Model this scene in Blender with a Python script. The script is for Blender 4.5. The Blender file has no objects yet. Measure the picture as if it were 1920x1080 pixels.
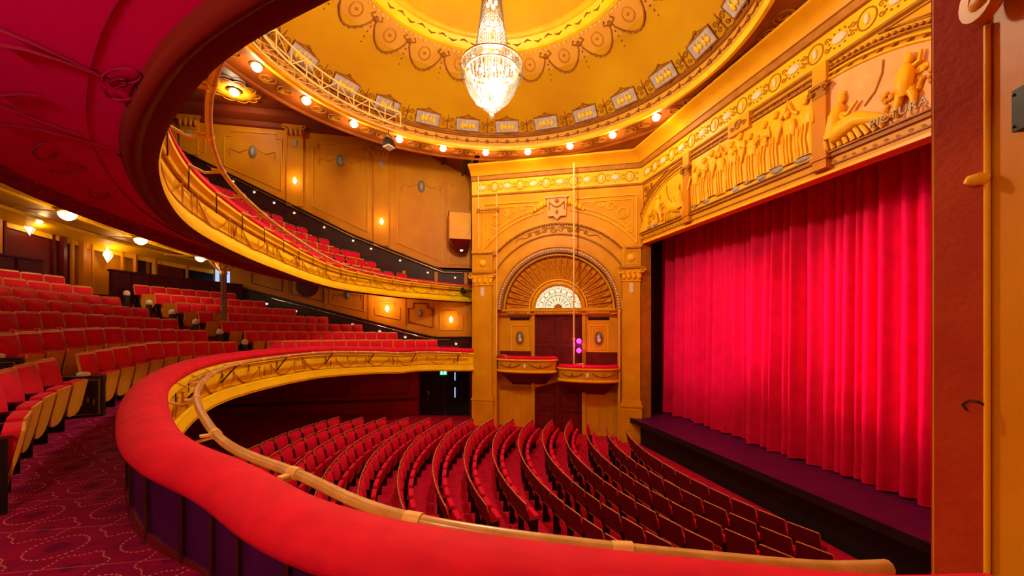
import bpy, math, random
from mathutils import Vector, Matrix
from mathutils.bvhtree import BVHTree
random.seed(11)
sc = bpy.context.scene
COL = sc.collection
PI = math.pi

# ------------------------------------------------------------------ camera, world, exposure
# World: x across the house (0 = centre line), y towards the stage, z = 0 at the photographer's eye.
CAMX = 9.0
cam_d = bpy.data.cameras.new('camera')
cam = bpy.data.objects.new('camera', cam_d); COL.objects.link(cam); sc.camera = cam
cam_d.sensor_width = 36.0
cam_d.lens = 36.0 * 750.0 / 1920.0
cam_d.shift_y = 69.0 / 1920.0
cam_d.clip_start = 0.05; cam_d.clip_end = 200
YAW = math.atan(160 / 750.0)
FX, FY = -math.cos(YAW), math.sin(YAW)
RX, RY = math.sin(YAW), math.cos(YAW)
cam.location = (CAMX, 0, 0)
cam.rotation_euler = (PI / 2, 0, math.atan2(-FX, FY))

w = bpy.data.worlds.new('world'); sc.world = w; w.use_nodes = True
w.node_tree.nodes['Background'].inputs[0].default_value = (1.0, 0.55, 0.3, 1)
w.node_tree.nodes['Background'].inputs[1].default_value = 0.05
vs = sc.view_settings
vs.view_transform = 'Standard'; vs.look = 'None'; vs.gamma = 1.0; vs.exposure = 0.8
vs.use_curve_mapping = False
try:
    sc.cycles.use_denoising = True
    sc.cycles.use_adaptive_sampling = True; sc.cycles.adaptive_threshold = 0.02
    sc.cycles.max_bounces = 6; sc.cycles.diffuse_bounces = 4; sc.cycles.transparent_max_bounces = 6; sc.cycles.glossy_bounces = 2
    sc.cycles.transmission_bounces = 4; sc.cycles.sample_clamp_indirect = 6.0
    sc.cycles.caustics_reflective = False; sc.cycles.caustics_refractive = False
except Exception:
    pass

def light(name, kind, loc, energy, col, parent=None, size=0.1, aim=None, spot=None, blend=0.4):
    d = bpy.data.lights.new(name, kind); d.energy = energy; d.color = col
    if kind == 'POINT': d.shadow_soft_size = size
    if kind == 'SPOT':
        d.shadow_soft_size = size; d.spot_size = spot; d.spot_blend = blend
    if kind == 'AREA': d.size = size
    o = bpy.data.objects.new(name, d); COL.objects.link(o)
    o.location = loc
    if aim is not None:
        o.rotation_euler = (Vector(aim) - Vector(loc)).to_track_quat('-Z', 'Y').to_euler()
    if parent: o.parent = parent
    return o

WARM = (1.0, 0.76, 0.42)
PINK = (1.0, 0.02, 0.50)
# front-of-house lanterns on the stage curtain (they hang on the dome truss and the upper circle front)
for lx, ly, lz, ax, az, en in ((-7.4, 0.0, 2.2, 0.4, -0.1, 5800), (-4.4, -2.2, 2.2, 3.0, 0.1, 7200), (5.2, -1.9, 2.2, -3.0, -0.1, 3200)):
    light('curtain_wash', 'SPOT', (lx, ly, lz), en, PINK, size=0.10, aim=(ax, 9.7, az), spot=math.radians(24), blend=0.85)

# ------------------------------------------------------------------ materials
MATS = {}
def nmath(nt, op, a, b=None, c=None):
    n = nt.nodes.new('ShaderNodeMath'); n.operation = op
    for i, v in enumerate((a, b, c)):
        if v is None: continue
        if isinstance(v, (int, float)): n.inputs[i].default_value = v
        else: nt.links.new(v, n.inputs[i])
    return n.outputs[0]
def nmix(nt, fac, a, b):
    n = nt.nodes.new('ShaderNodeMix'); n.data_type = 'RGBA'
    for i, v in ((0, fac), (6, a), (7, b)):
        if isinstance(v, (int, float)): n.inputs[i].default_value = v
        elif isinstance(v, tuple): n.inputs[i].default_value = v if len(v) == 4 else (*v, 1)
        else: nt.links.new(v, n.inputs[i])
    return n.outputs[2]
def mat(name, col, rough=0.55, metal=0.0, col2=None, scale=3.0, bump=0.0, bscale=40.0, sheen=0.0, emit=None, estr=0.0, spec=0.2, detail=4.0, coat=0.0):
    m = bpy.data.materials.new(name); m.use_nodes = True; nt = m.node_tree
    b = nt.nodes['Principled BSDF']
    b.inputs['Roughness'].default_value = rough; b.inputs['Metallic'].default_value = metal
    b.inputs['Specular IOR Level'].default_value = spec
    if sheen: b.inputs['Sheen Weight'].default_value = sheen; b.inputs['Sheen Tint'].default_value = (*col, 1)
    if coat: b.inputs['Coat Weight'].default_value = coat
    tc = nt.nodes.new('ShaderNodeTexCoord')
    if col2:
        n = nt.nodes.new('ShaderNodeTexNoise'); n.inputs['Scale'].default_value = scale; n.inputs['Detail'].default_value = detail
        nt.links.new(tc.outputs['Object'], n.inputs['Vector'])
        f = nmath(nt, 'MULTIPLY_ADD', n.outputs['Fac'], 2.6, -0.8); 
        n2 = nt.nodes.new('ShaderNodeClamp'); nt.links.new(f, n2.inputs[0])
        nt.links.new(nmix(nt, n2.outputs[0], col, col2), b.inputs['Base Color'])
    else:
        b.inputs['Base Color'].default_value = (*col, 1)
    if bump:
        n = nt.nodes.new('ShaderNodeTexNoise'); n.inputs['Scale'].default_value = bscale; n.inputs['Detail'].default_value = 3
        nt.links.new(tc.outputs['Object'], n.inputs['Vector'])
        bp = nt.nodes.new('ShaderNodeBump'); bp.inputs['Strength'].default_value = bump; bp.inputs['Distance'].default_value = 0.02
        nt.links.new(n.outputs['Fac'], bp.inputs['Height']); nt.links.new(bp.outputs[0], b.inputs['Normal'])
    if emit:
        b.inputs['Emission Color'].default_value = (*emit, 1); b.inputs['Emission Strength'].default_value = estr
    MATS[name] = m; return m

mat('gold', (0.72, 0.355, 0.006), 0.42, col2=(0.60, 0.25, 0.004), scale=1.2, spec=0.15, bump=0.08, bscale=9)
mat('gold_bright', (0.92, 0.51, 0.010), 0.36, col2=(0.82, 0.40, 0.006), scale=2.5, spec=0.18)
mat('gold_relief', (0.60, 0.29, 0.006), 0.42, col2=(0.50, 0.21, 0.005), scale=4)
mat('gold_line', (0.42, 0.17, 0.008), 0.5, col2=(0.32, 0.11, 0.006), scale=4)
mat('gold_dim', (0.62, 0.25, 0.005), 0.45, col2=(0.52, 0.17, 0.003), scale=1.0, spec=0.15, bump=0.1, bscale=8)
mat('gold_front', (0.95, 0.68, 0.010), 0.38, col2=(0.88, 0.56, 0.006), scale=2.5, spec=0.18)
mat('dome_line', (0.26, 0.085, 0.003), 0.5, col2=(0.20, 0.06, 0.003), scale=5)
mat('wall_stalls_red', (0.42, 0.014, 0.012), 0.5, col2=(0.32, 0.008, 0.010), scale=0.9)
mat('dome', (0.47, 0.245, 0.001), 0.5, col2=(0.40, 0.175, 0.001), scale=0.5, spec=0.1)
mat('dome_band', (0.54, 0.27, 0.025), 0.5, col2=(0.46, 0.205, 0.015), scale=1.2, spec=0.3)
mat('stone_pink', (0.80, 0.42, 0.16), 0.55, col2=(0.70, 0.34, 0.10), scale=3)
mat('white_enamel', (0.80, 0.68, 0.48), 0.45, col2=(0.62, 0.52, 0.38), scale=14)
mat('plaque_grey', (0.42, 0.36, 0.34), 0.5, col2=(0.30, 0.25, 0.26), scale=9)
mat('letter_grey', (0.40, 0.36, 0.33), 0.5)
mat('medallion', (0.22, 0.19, 0.13), 0.5, col2=(0.14, 0.10, 0.07), scale=9)
mat('wood_red', (0.16, 0.010, 0.008), 0.35, col2=(0.10, 0.005, 0.005), scale=3, coat=0.2)
mat('wood_dark', (0.055, 0.012, 0.010), 0.38, col2=(0.03, 0.006, 0.006), scale=3)
mat('wood_maroon', (0.075, 0.006, 0.009), 0.5, col2=(0.05, 0.004, 0.007), scale=3, spec=0.08)
mat('column_bronze', (0.26, 0.12, 0.045), 0.4, metal=0.2, col2=(0.17, 0.075, 0.03), scale=6)
mat('wood_orange', (0.80, 0.34, 0.020), 0.33, col2=(0.68, 0.24, 0.012), scale=6, spec=0.5)
mat('wood_rim', (0.62, 0.20, 0.08), 0.35)
mat('panel_violet', (0.055, 0.003, 0.085), 0.45, col2=(0.035, 0.002, 0.05), scale=4)
mat('velvet', (0.66, 0.002, 0.040), 0.8, col2=(0.54, 0.002, 0.030), scale=4, sheen=0.1, spec=0.15, bump=0.15, bscale=60)
mat('velvet_bright', (0.70, 0.003, 0.028), 0.75, col2=(0.56, 0.002, 0.022), scale=5, sheen=0.1, spec=0.2, bump=0.55, bscale=7)
mat('seat_back_dark', (0.14, 0.004, 0.008), 0.45, col2=(0.10, 0.003, 0.006), scale=5)
mat('curtain', (0.70, 0.002, 0.055), 0.7, col2=(0.58, 0.002, 0.045), scale=3, sheen=0.1, spec=0.15)
mat('soffit', (0.62, 0.001, 0.10), 0.6, col2=(0.54, 0.001, 0.16), scale=0.7, spec=0.05)  # red bounce light from the carpet is put into this base colour
mat('soffit_line', (0.22, 0.001, 0.03), 0.6)
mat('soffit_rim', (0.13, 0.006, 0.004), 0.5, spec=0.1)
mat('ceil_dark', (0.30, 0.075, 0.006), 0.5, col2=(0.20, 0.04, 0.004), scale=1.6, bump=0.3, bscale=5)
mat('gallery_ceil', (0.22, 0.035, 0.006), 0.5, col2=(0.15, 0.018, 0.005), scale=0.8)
mat('wall_red', (0.17, 0.018, 0.008), 0.4, col2=(0.11, 0.006, 0.010), scale=0.9)
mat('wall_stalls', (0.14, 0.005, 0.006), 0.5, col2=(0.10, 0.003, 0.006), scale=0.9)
mat('black', (0.008, 0.006, 0.008), 0.6)
mat('stage_black', (0.018, 0.006, 0.012), 0.5, col2=(0.010, 0.004, 0.008), scale=3)
mat('stage_floor', (0.11, 0.004, 0.065), 0.45, col2=(0.075, 0.003, 0.055), scale=2.5)
mat('brass', (0.62, 0.36, 0.12), 0.3, metal=0.85, col2=(0.48, 0.25, 0.08), scale=20)
mat('rail_wood', (0.62, 0.36, 0.11), 0.3, col2=(0.50, 0.26, 0.06), scale=9, spec=0.6)
mat('steel_pale', (0.80, 0.50, 0.16), 0.4, metal=0.1)
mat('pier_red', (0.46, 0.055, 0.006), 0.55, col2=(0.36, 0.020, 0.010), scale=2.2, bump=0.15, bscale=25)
mat('iron', (0.055, 0.022, 0.014), 0.4, metal=0.3)
mat('iron_dark', (0.012, 0.006, 0.006), 0.5)
mat('bronze', (0.045, 0.020, 0.014), 0.35, metal=0.4, bump=0.6, bscale=30)
mat('lamp_glass', (0.9, 0.85, 0.7), 0.3, emit=(1.0, 0.84, 0.58), estr=1.7)
mat('sconce_glass', (0.9, 0.8, 0.6), 0.3, emit=(1.0, 0.76, 0.42), estr=1.9)
mat('step_glass', (0.9, 0.8, 0.7), 0.3, emit=(1.0, 0.75, 0.55), estr=0.6)
mat('fan_glass', (0.9, 0.85, 0.7), 0.3, emit=(1.0, 0.86, 0.56), estr=0.42)
mat('window_blue', (0.4, 0.5, 0.8), 0.3, emit=(0.30, 0.50, 1.0), estr=0.7)
mat('magenta', (0.9, 0.1, 0.6), 0.3, emit=(1.0, 0.02, 0.45), estr=3.0)
mat('exit_green', (0.05, 0.5, 0.3), 0.3, emit=(0.02, 0.55, 0.25), estr=0.9)
mat('exit_white', (0.8, 0.9, 0.8), 0.3, emit=(0.7, 1.0, 0.8), estr=0.8)
mat('bulb', (1, 1, 1), 0.3, emit=(1.0, 0.90, 0.72), estr=5.0)
mat('chrome', (0.7, 0.7, 0.75), 0.15, metal=1.0)

def crystal():
    """clear cut glass: mostly see-through, a bright facet reflection and a little milky scatter"""
    m = bpy.data.materials.new('crystal'); m.use_nodes = True; nt = m.node_tree
    out = nt.nodes['Material Output']; nt.nodes.remove(nt.nodes['Principled BSDF'])
    t = nt.nodes.new('ShaderNodeBsdfTranslucent'); t.inputs[0].default_value = (CRY, CRY*0.95, CRY*0.86, 1)
    tr = nt.nodes.new('ShaderNodeBsdfTransparent'); tr.inputs[0].default_value = (0.96, 0.95, 0.93, 1)
    g = nt.nodes.new('ShaderNodeBsdfGlossy'); g.inputs[0].default_value = (0.9, 0.9, 0.9, 1); g.inputs[1].default_value = 0.12
    a = nt.nodes.new('ShaderNodeMixShader'); a.inputs[0].default_value = 0.80
    nt.links.new(t.outputs[0], a.inputs[1]); nt.links.new(tr.outputs[0], a.inputs[2])
    b = nt.nodes.new('ShaderNodeMixShader'); b.inputs[0].default_value = 0.12
    nt.links.new(a.outputs[0], b.inputs[1]); nt.links.new(g.outputs[0], b.inputs[2])
    nt.links.new(b.outputs[0], out.inputs[0]); MATS['crystal'] = m
CRY = 0.045
crystal()

def carpet(name, base, dark, pale, k):
    m = bpy.data.materials.new(name); m.use_nodes = True; nt = m.node_tree
    b = nt.nodes['Principled BSDF']; b.inputs['Roughness'].default_value = 0.9; b.inputs['Specular IOR Level'].default_value = 0.1
    tc = nt.nodes.new('ShaderNodeTexCoord'); sp = nt.nodes.new('ShaderNodeSeparateXYZ'); nt.links.new(tc.outputs['Object'], sp.inputs[0])
    def cell(ox, oy):
        x = nmath(nt, 'SUBTRACT', nmath(nt, 'FRACT', nmath(nt, 'MULTIPLY_ADD', sp.outputs[0], k, ox + 50)), 0.5)
        y = nmath(nt, 'SUBTRACT', nmath(nt, 'FRACT', nmath(nt, 'MULTIPLY_ADD', sp.outputs[1], k, oy + 50)), 0.5)
        r = nmath(nt, 'SQRT', nmath(nt, 'ADD', nmath(nt, 'MULTIPLY', x, x), nmath(nt, 'MULTIPLY', y, y)))
        a = nmath(nt, 'ARCTAN2', y, x); return x, y, r, a
    def ring(r, a, rad, wd, dashes):
        g = nmath(nt, 'LESS_THAN', nmath(nt, 'ABSOLUTE', nmath(nt, 'SUBTRACT', r, rad)), wd)
        return nmath(nt, 'MULTIPLY', g, nmath(nt, 'GREATER_THAN', nmath(nt, 'SINE', nmath(nt, 'MULTIPLY', a, dashes)), -0.1))
    x, y, r, a = cell(0, 0); x2, y2, r2, a2 = cell(0.5, 0.5)
    wob = nmath(nt, 'MULTIPLY', nmath(nt, 'SINE', nmath(nt, 'MULTIPLY', a2, 6)), 0.03)
    pm = nmath(nt, 'MAXIMUM', ring(r, a, 0.28, 0.010, 30), ring(nmath(nt, 'ADD', r2, wob), a2, 0.30, 0.010, 40))
    seam = nmath(nt, 'MULTIPLY', nmath(nt, 'LESS_THAN', nmath(nt, 'ABSOLUTE', x2), 0.006), 0.5)
    pm = nmath(nt, 'MAXIMUM', pm, seam)
    dm = nmath(nt, 'MAXIMUM', nmath(nt, 'LESS_THAN', r, 0.11), nmath(nt, 'LESS_THAN', r2, 0.09))
    n = nt.nodes.new('ShaderNodeTexNoise'); n.inputs['Scale'].default_value = 7; n.inputs['Detail'].default_value = 6
    nt.links.new(tc.outputs['Object'], n.inputs['Vector'])
    c = nmix(nt, n.outputs['Fac'], base, dark)
    c = nmix(nt, nmath(nt, 'MULTIPLY', dm, 0.75), c, dark)
    c = nmix(nt, nmath(nt, 'MULTIPLY', pm, 0.8), c, pale)
    nt.links.new(c, b.inputs['Base Color']); MATS[name] = m
carpet('carpet', (0.40, 0.002, 0.055), (0.11, 0.001, 0.050), (0.80, 0.26, 0.18), 1.95)
carpet('carpet_stalls', (0.66, 0.004, 0.030), (0.38, 0.002, 0.030), (0.75, 0.08, 0.08), 1.6)

# ------------------------------------------------------------------ mesh helpers
def V(*a): return Vector(a)
class MB:
    def __init__(s): s.v = []; s.f = []
    def add(s, vs_, fs):
        o = len(s.v); s.v += [tuple(p) for p in vs_]; s.f += [tuple(i + o for i in f) for f in fs]; return s
    def box(s, x0, x1, y0, y1, z0, z1):
        return s.add([(x0,y0,z0),(x1,y0,z0),(x1,y1,z0),(x0,y1,z0),(x0,y0,z1),(x1,y0,z1),(x1,y1,z1),(x0,y1,z1)],
                     [(0,3,2,1),(4,5,6,7),(0,1,5,4),(1,2,6,5),(2,3,7,6),(3,0,4,7)])
    def hexa(s, p):
        return s.add(p, [(0,3,2,1),(4,5,6,7),(0,1,5,4),(1,2,6,5),(2,3,7,6),(3,0,4,7)])
    def prism(s, pts, y0, y1):            # polygon in local x,z extruded along y
        n = len(pts)
        vv = [(x, y0, z) for x, z in pts] + [(x, y1, z) for x, z in pts]
        ff = [tuple(range(n)), tuple(range(2*n-1, n-1, -1))] + [(i, n+i, n+(i+1) % n, (i+1) % n) for i in range(n)]
        return s.add(vv, ff)
    def slab(s, pts, z0, z1):             # polygon in plan extruded along z
        n = len(pts)
        vv = [(x, y, z0) for x, y in pts] + [(x, y, z1) for x, y in pts]
        ff = [tuple(range(n-1, -1, -1)), tuple(range(n, 2*n))] + [(i, (i+1) % n, n+(i+1) % n, n+i) for i in range(n)]
        return s.add(vv, ff)
    def tube(s, pts, r, n=6, closed=False, flat=1.0):
        pts = [Vector(p) for p in pts]; N = len(pts)
        rr = r if isinstance(r, (list, tuple)) else [r]*N
        vv = []; prev = None
        for i, p in enumerate(pts):
            a = pts[i-1] if (i > 0 or closed) else p
            b = pts[(i+1) % N] if (i < N-1 or closed) else p
            t = (b - a)
            if t.length < 1e-9: t = Vector((0,0,1))
            t.normalize()
            if prev is None:
                u = Vector((0,0,1)).cross(t)
                if u.length < 0.05: u = Vector((1,0,0)).cross(t)
            else:
                u = prev - t*prev.dot(t)
                if u.length < 1e-6: u = Vector((0,0,1)).cross(t)
            u.normalize(); prev = u; w_ = t.cross(u)
            for k in range(n):
                an = 2*PI*(k+0.5)/n
                vv.append(p + u*(rr[i]*math.cos(an)) + w_*(rr[i]*flat*math.sin(an)))
        ff = []
        for i in range(N if closed else N-1):
            j = (i+1) % N
            for k in range(n):
                ff.append((i*n+k, i*n+(k+1) % n, j*n+(k+1) % n, j*n+k))
        if not closed: ff += [tuple(range(n-1, -1, -1)), tuple(range((N-1)*n, N*n))]
        return s.add(vv, ff)
    def lathe(s, prof, n=16, c=(0,0,0), a0=0.0, a1=2*PI):
        full = abs(a1-a0-2*PI) < 1e-6; m = n if full else n+1; vv = []
        for r, z in prof:
            for k in range(m):
                a = a0+(a1-a0)*k/n
                vv.append((c[0]+r*math.cos(a), c[1]+r*math.sin(a), c[2]+z))
        ff = []
        for i in range(len(prof)-1):
            for k in range(n):
                j = (k+1) % m
                ff.append((i*m+k, i*m+j, (i+1)*m+j, (i+1)*m+k))
        return s.add(vv, ff)
    def ball(s, c, rx, ry=None, rz=None, nu=10, nv=6):
        ry = rx if ry is None else ry; rz = rx if rz is None else rz
        vv = [(c[0], c[1], c[2]-rz)]
        for i in range(1, nv):
            t = -PI/2+PI*i/nv
            for k in range(nu):
                a = 2*PI*k/nu
                vv.append((c[0]+rx*math.cos(t)*math.cos(a), c[1]+ry*math.cos(t)*math.sin(a), c[2]+rz*math.sin(t)))
        vv.append((c[0], c[1], c[2]+rz)); L = len(vv)-1; ff = []
        for k in range(nu): ff.append((0, 1+(k+1) % nu, 1+k))
        for i in range(nv-2):
            for k in range(nu):
                a = 1+i*nu; ff.append((a+k, a+(k+1) % nu, a+nu+(k+1) % nu, a+nu+k))
        a = 1+(nv-2)*nu
        for k in range(nu): ff.append((a+k, a+(k+1) % nu, L))
        return s.add(vv, ff)
    def grid(s, fn, nu, nv):
        vv = [fn(i, j) for i in range(nu+1) for j in range(nv+1)]; m = nv+1
        return s.add(vv, [(i*m+j, (i+1)*m+j, (i+1)*m+j+1, i*m+j+1) for i in range(nu) for j in range(nv)])
    def mesh(s, name, m, smooth=None):
        me = bpy.data.meshes.new(name); me.from_pydata(s.v, [], s.f); me.update()
        me.materials.append(MATS[m])
        if smooth is not None:
            me.polygons.foreach_set('use_smooth', [True]*len(me.polygons))
            try: me.set_sharp_from_angle(angle=math.radians(smooth))
            except Exception: pass
        return me
    def build(s, name, m, parent=None, smooth=None, **kw):
        return obj(name, s.mesh(name, m, smooth), parent, **kw)
def obj(name, me, parent=None, label=None, cat=None, kind=None, group=None, loc=None, rz=None, mw=None):
    o = bpy.data.objects.new(name, me); COL.objects.link(o)
    if parent is not None: o.parent = parent
    if mw is not None: o.matrix_local = mw
    if loc is not None: o.location = loc
    if rz is not None: o.rotation_euler = (0, 0, rz)
    return tag(o, label, cat, kind, group)
def tag(o, label=None, cat=None, kind=None, group=None):
    if label: o['label'] = label
    if cat: o['category'] = cat
    if kind: o['kind'] = kind
    if group: o['group'] = group
    return o
def empty(name, loc=(0,0,0), rz=0.0, mw=None, **kw):
    o = bpy.data.objects.new(name, None); COL.objects.link(o); o.empty_display_size = 0.2
    if mw is not None: o.matrix_world = mw
    else: o.location = loc; o.rotation_euler = (0, 0, rz)
    return tag(o, **kw)
ORD = ('first second third fourth fifth sixth seventh eighth ninth tenth eleventh twelfth thirteenth fourteenth fifteenth sixteenth '
       'seventeenth eighteenth nineteenth twentieth twenty-first twenty-second twenty-third twenty-fourth twenty-fifth twenty-sixth '
       'twenty-seventh twenty-eighth twenty-ninth thirtieth thirty-first thirty-second').split()

def frame_matrix(o, u):                   # local x along u, local y into the wall, z up
    u = Vector((u[0], u[1], 0)).normalized(); d = Vector((-u.y, u.x, 0))
    return Matrix(((u.x, d.x, 0, o[0]), (u.y, d.y, 0, o[1]), (0, 0, 1, o[2] if len(o) > 2 else 0), (0, 0, 0, 1)))

def ray_dir(px): 
    k = (px-960.0)/750.0
    return FX+k*RX, FY+k*RY
def at_x(px, py, x):
    dx, dy = ray_dir(px); Z = (x-CAMX)/dx
    return Vector((x, dy*Z, (609-py)/750.0*Z))
def at_z(px, py, z):
    Z = 750.0*z/(609-py); dx, dy = ray_dir(px); return Vector((CAMX+dx*Z, dy*Z, z))
def hit(bvh, px, py):
    dx, dy = ray_dir(px); d = Vector((dx, dy, (609-py)/750.0)).normalized()
    r = bvh.ray_cast(Vector((CAMX, 0, 0)), d); return r[0], r[1]

def spline(P, n=10):
    P = [Vector(p) for p in P]; Q = [P[0]*2-P[1]]+P+[P[-1]*2-P[-2]]; out = []
    for i in range(1, len(Q)-2):
        a, b, c, d = Q[i-1], Q[i], Q[i+1], Q[i+2]
        for k in range(n):
            t = k/n
            out.append(0.5*((2*b)+(c-a)*t+(2*a-5*b+4*c-d)*t*t+(3*b-a-3*c+d)*t**3))
    out.append(Q[-2]); return out
class Path:
    """curve with arc length; n() is the plan normal pointing into the well (towards the stage)"""
    def __init__(s, pts):
        s.p = pts; s.s = [0.0]
        for a, b in zip(pts, pts[1:]): s.s.append(s.s[-1]+math.hypot(b.x-a.x, b.y-a.y))
        s.L = s.s[-1]
    def at(s, t):
        t = max(0.0, min(s.L, t)); lo, hi = 0, len(s.s)-1
        while hi-lo > 1:
            m = (lo+hi)//2
            if s.s[m] <= t: lo = m
            else: hi = m
        a, b = s.p[lo], s.p[hi]; k = (t-s.s[lo])/max(1e-9, s.s[hi]-s.s[lo])
        return a.lerp(b, k)
    def tan(s, t):
        d = s.at(t+0.08)-s.at(t-0.08); d.z = 0; return d.normalized()
    def off(s, t, d, dz=0.0):            # d > 0 : away from the well
        T = s.tan(t); return s.at(t)+Vector((T.y, -T.x, 0))*d+Vector((0, 0, dz))
def sweep(mb, path, prof, s0, s1, n, closed=False):
    m = len(prof)
    vv = []
    for i in range(n+1):
        t = s0+(s1-s0)*i/n; p = path.at(t); T = path.tan(t); o = Vector((T.y, -T.x, 0))
        for d, z in prof: vv.append(p+o*d+Vector((0, 0, z)))
    ff = []
    for i in range(n):
        for j in range(m if closed else m-1):
            k = (j+1) % m; ff.append((i*m+j, (i+1)*m+j, (i+1)*m+k, i*m+k))
    if closed: ff += [tuple(range(m-1, -1, -1)), tuple(range(n*m, n*m+m))]
    return mb.add(vv, ff)
def mirrored(half):
    return [Vector((-x, y, z)) for x, y, z in half[:0:-1]]+[Vector(p) for p in half]
RAIL = Path(spline(mirrored([(0,-3.606,-.763),(3.014,-2.9,-.778),(5.161,-1.747,-.927),(6.017,-.848,-1.03),(6.821,.018,-1.06),(7.366,1.645,-1.165),(7.51,2.28,-1.172)]), 16))
LIP = Path(spline(mirrored([(0,-2.887,1.12),(1.948,-2.843,1.12),(3.936,-2.579,1.12),(5.653,-1.917,1.13),(7.0,-1.0,1.11),(7.8,-.1,1.10),(8.6,.95,1.085),(9.3,2.2,1.07)]), 16))
WALLX = 9.4
XN = 11.2                                            # near side wall, behind the camera
RIM_W, CHAND_W, CIRC_W = 26.0, 1450.0, 55.0
# ------------------------------------------------------------------ stalls floor, stage
A = (-7.845, 1.892); B = (-5.0, 8.1)
def stalls_z(y): return -4.46+0.062*(6.5-y)
mb = MB()
mb.grid(lambda i, j: (-WALLX+(XN+WALLX)*i/20, -12+20.2*j/20, stalls_z(-12+20.2*j/20)), 20, 20)
mb.build('floor', 'carpet_stalls', smooth=30, label='patterned red carpet floor raking down to the stage', cat='floor', kind='structure')

ZS = -3.57
stg = empty('stage', (0, 8.5, ZS), label='low black stage with purple lit floor before the curtain', cat='stage', kind='structure')
def S(v): return (v[0], v[1]-8.5, v[2]-ZS)
mb = MB(); mb.slab([S((x, y, 0))[:2] for x, y in [(-5.35, 7.62), (5.35, 8.08), (7.6, 8.4), (7.6, 13), (-7.6, 13), (-7.6, 8.3), (-5.6, 8.25)]], -0.14, 0.0)
mb.build('stage_floor', 'stage_floor', stg)
mb = MB(); mb.slab([S((x, y, 0))[:2] for x, y in [(-5.2, 7.95), (5.4, 8.4), (5.4, 8.5), (-5.2, 8.2)]], -1.1, -0.14)
mb.build('stage_front', 'black', stg)
mb = MB(); mb.slab([S((x, y, 0))[:2] for x, y in [(-5.37, 7.60), (5.37, 8.06), (5.35, 8.09), (-5.35, 7.63)]], -0.17, 0.012)
mb.build('edge_strip', 'stage_black', stg)

# curtain : deep irregular folds
def curtain():
    t = empty('stage_curtain', (0, 9.75, ZS), label='full red velvet house curtain hanging in deep folds across the stage', cat='curtain')
    rnd = random.Random(5); xs = []; x = -6.6
    folds = []
    while x < 6.6:
        wd = rnd.uniform(0.16, 0.52); folds.append((x, wd, rnd.uniform(0.6, 1.0)*min(0.34, wd*0.95))); x += wd
    def depth(x, k):
        for fx, fw, fa in folds:
            if fx <= x < fx+fw:
                u = (x-fx)/fw
                return -fa*(0.75+0.35*k)*(math.sin(PI*u)**0.7-0.16*math.sin(3*PI*u)*(1 if fw > 0.34 else 0)) + 0.04*math.sin(x*3.1+k)*k
        return 0
    NX, NZ = 760, 14
    H = 7.2
    def fn(i, j):
        x = -6.5+13.0*i/NX; v = j/NZ
        sway = 0.03*math.sin(x*2.3)*(1-v)
        return (x+sway, depth(x, 1-v), 0.03+0.022*math.sin(x*9)*(1 if j == 0 else 0)+0.30+(H-0.30)*v)
    mb = MB(); mb.grid(fn, NX, NZ); mb.build('drape', 'curtain', t, smooth=60)
    def fh(i, j):
        x = -6.5+13.0*i/NX; v = j/3.0
        return (x+0.03*math.sin(x*2.3), depth(x, 1.0)-0.012, 0.02+0.03*(0.5+0.5*math.sin(x*5.3))*(1-v)+0.37*v)
    mb = MB(); mb.grid(fh, NX, 3); mb.build('hem', 'curtain', t, smooth=60)
curtain()
# black masking beside and above the curtain
for sx, nm in ((-1, 'far from the pier'), (1, 'next to the pier')):
    mb = MB(); mb.box(-0.04, 0.04, 0, 1.15, 0, 7.2)
    mb.box(-0.06, 0.02, -0.03, 0.05, 0, 7.2)
    mb.build('stage_masking', 'stage_black', loc=(sx*5.75, 8.25, ZS), label='tall black masking flat at the curtain edge '+nm, cat='masking')
mb = MB(); mb.box(-8, 8, 12.8, 13, ZS, 9); mb.box(-8, -7.8, 8.4, 13, ZS, 9); mb.box(7.8, 8, 8.4, 13, ZS, 9); mb.box(-8, 8, 8.4, 13, 8.8, 9)
mb.build('wall_stage', 'black', label='black walls of the stage house behind the curtain', cat='wall', kind='structure')

# ------------------------------------------------------------------ box wall
BOXM = frame_matrix(A, (B[0]-A[0], B[1]-A[1])); BL = 6.829
AC, AZ = 3.57, 0.62                                   # centre of the great arch
bw = empty('wall_box', mw=BOXM, label='ornate gold wall with great arch and stage boxes beside proscenium', cat='wall', kind='structure')
def part(mb, name, m, smooth=None, parent=None, **kw): return mb.build(name, m, parent or bw, smooth, **kw)
RI = 2.50
# face of the wall with the arched opening
mb = MB(); NA = 48
mb.box(-0.02, AC-RI, 0.0, 0.5, -4.5, 5.45); mb.box(AC+RI, BL+0.01, 0.0, 0.5, -4.5, 5.45)
def arch_col(i, j):
    x = AC-RI*math.cos(PI*i/NA); z = AZ+RI*math.sin(PI*i/NA)
    return (x, 0.0, z+(5.45-z)*j/1.0)
mb.grid(arch_col, NA, 1)
mb.grid(lambda i, j: (AC-RI*math.cos(PI*i/NA), 0.5*j, AZ+RI*math.sin(PI*i/NA)), NA, 1)
part(mb, 'wall_face', 'gold', 30)
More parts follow.
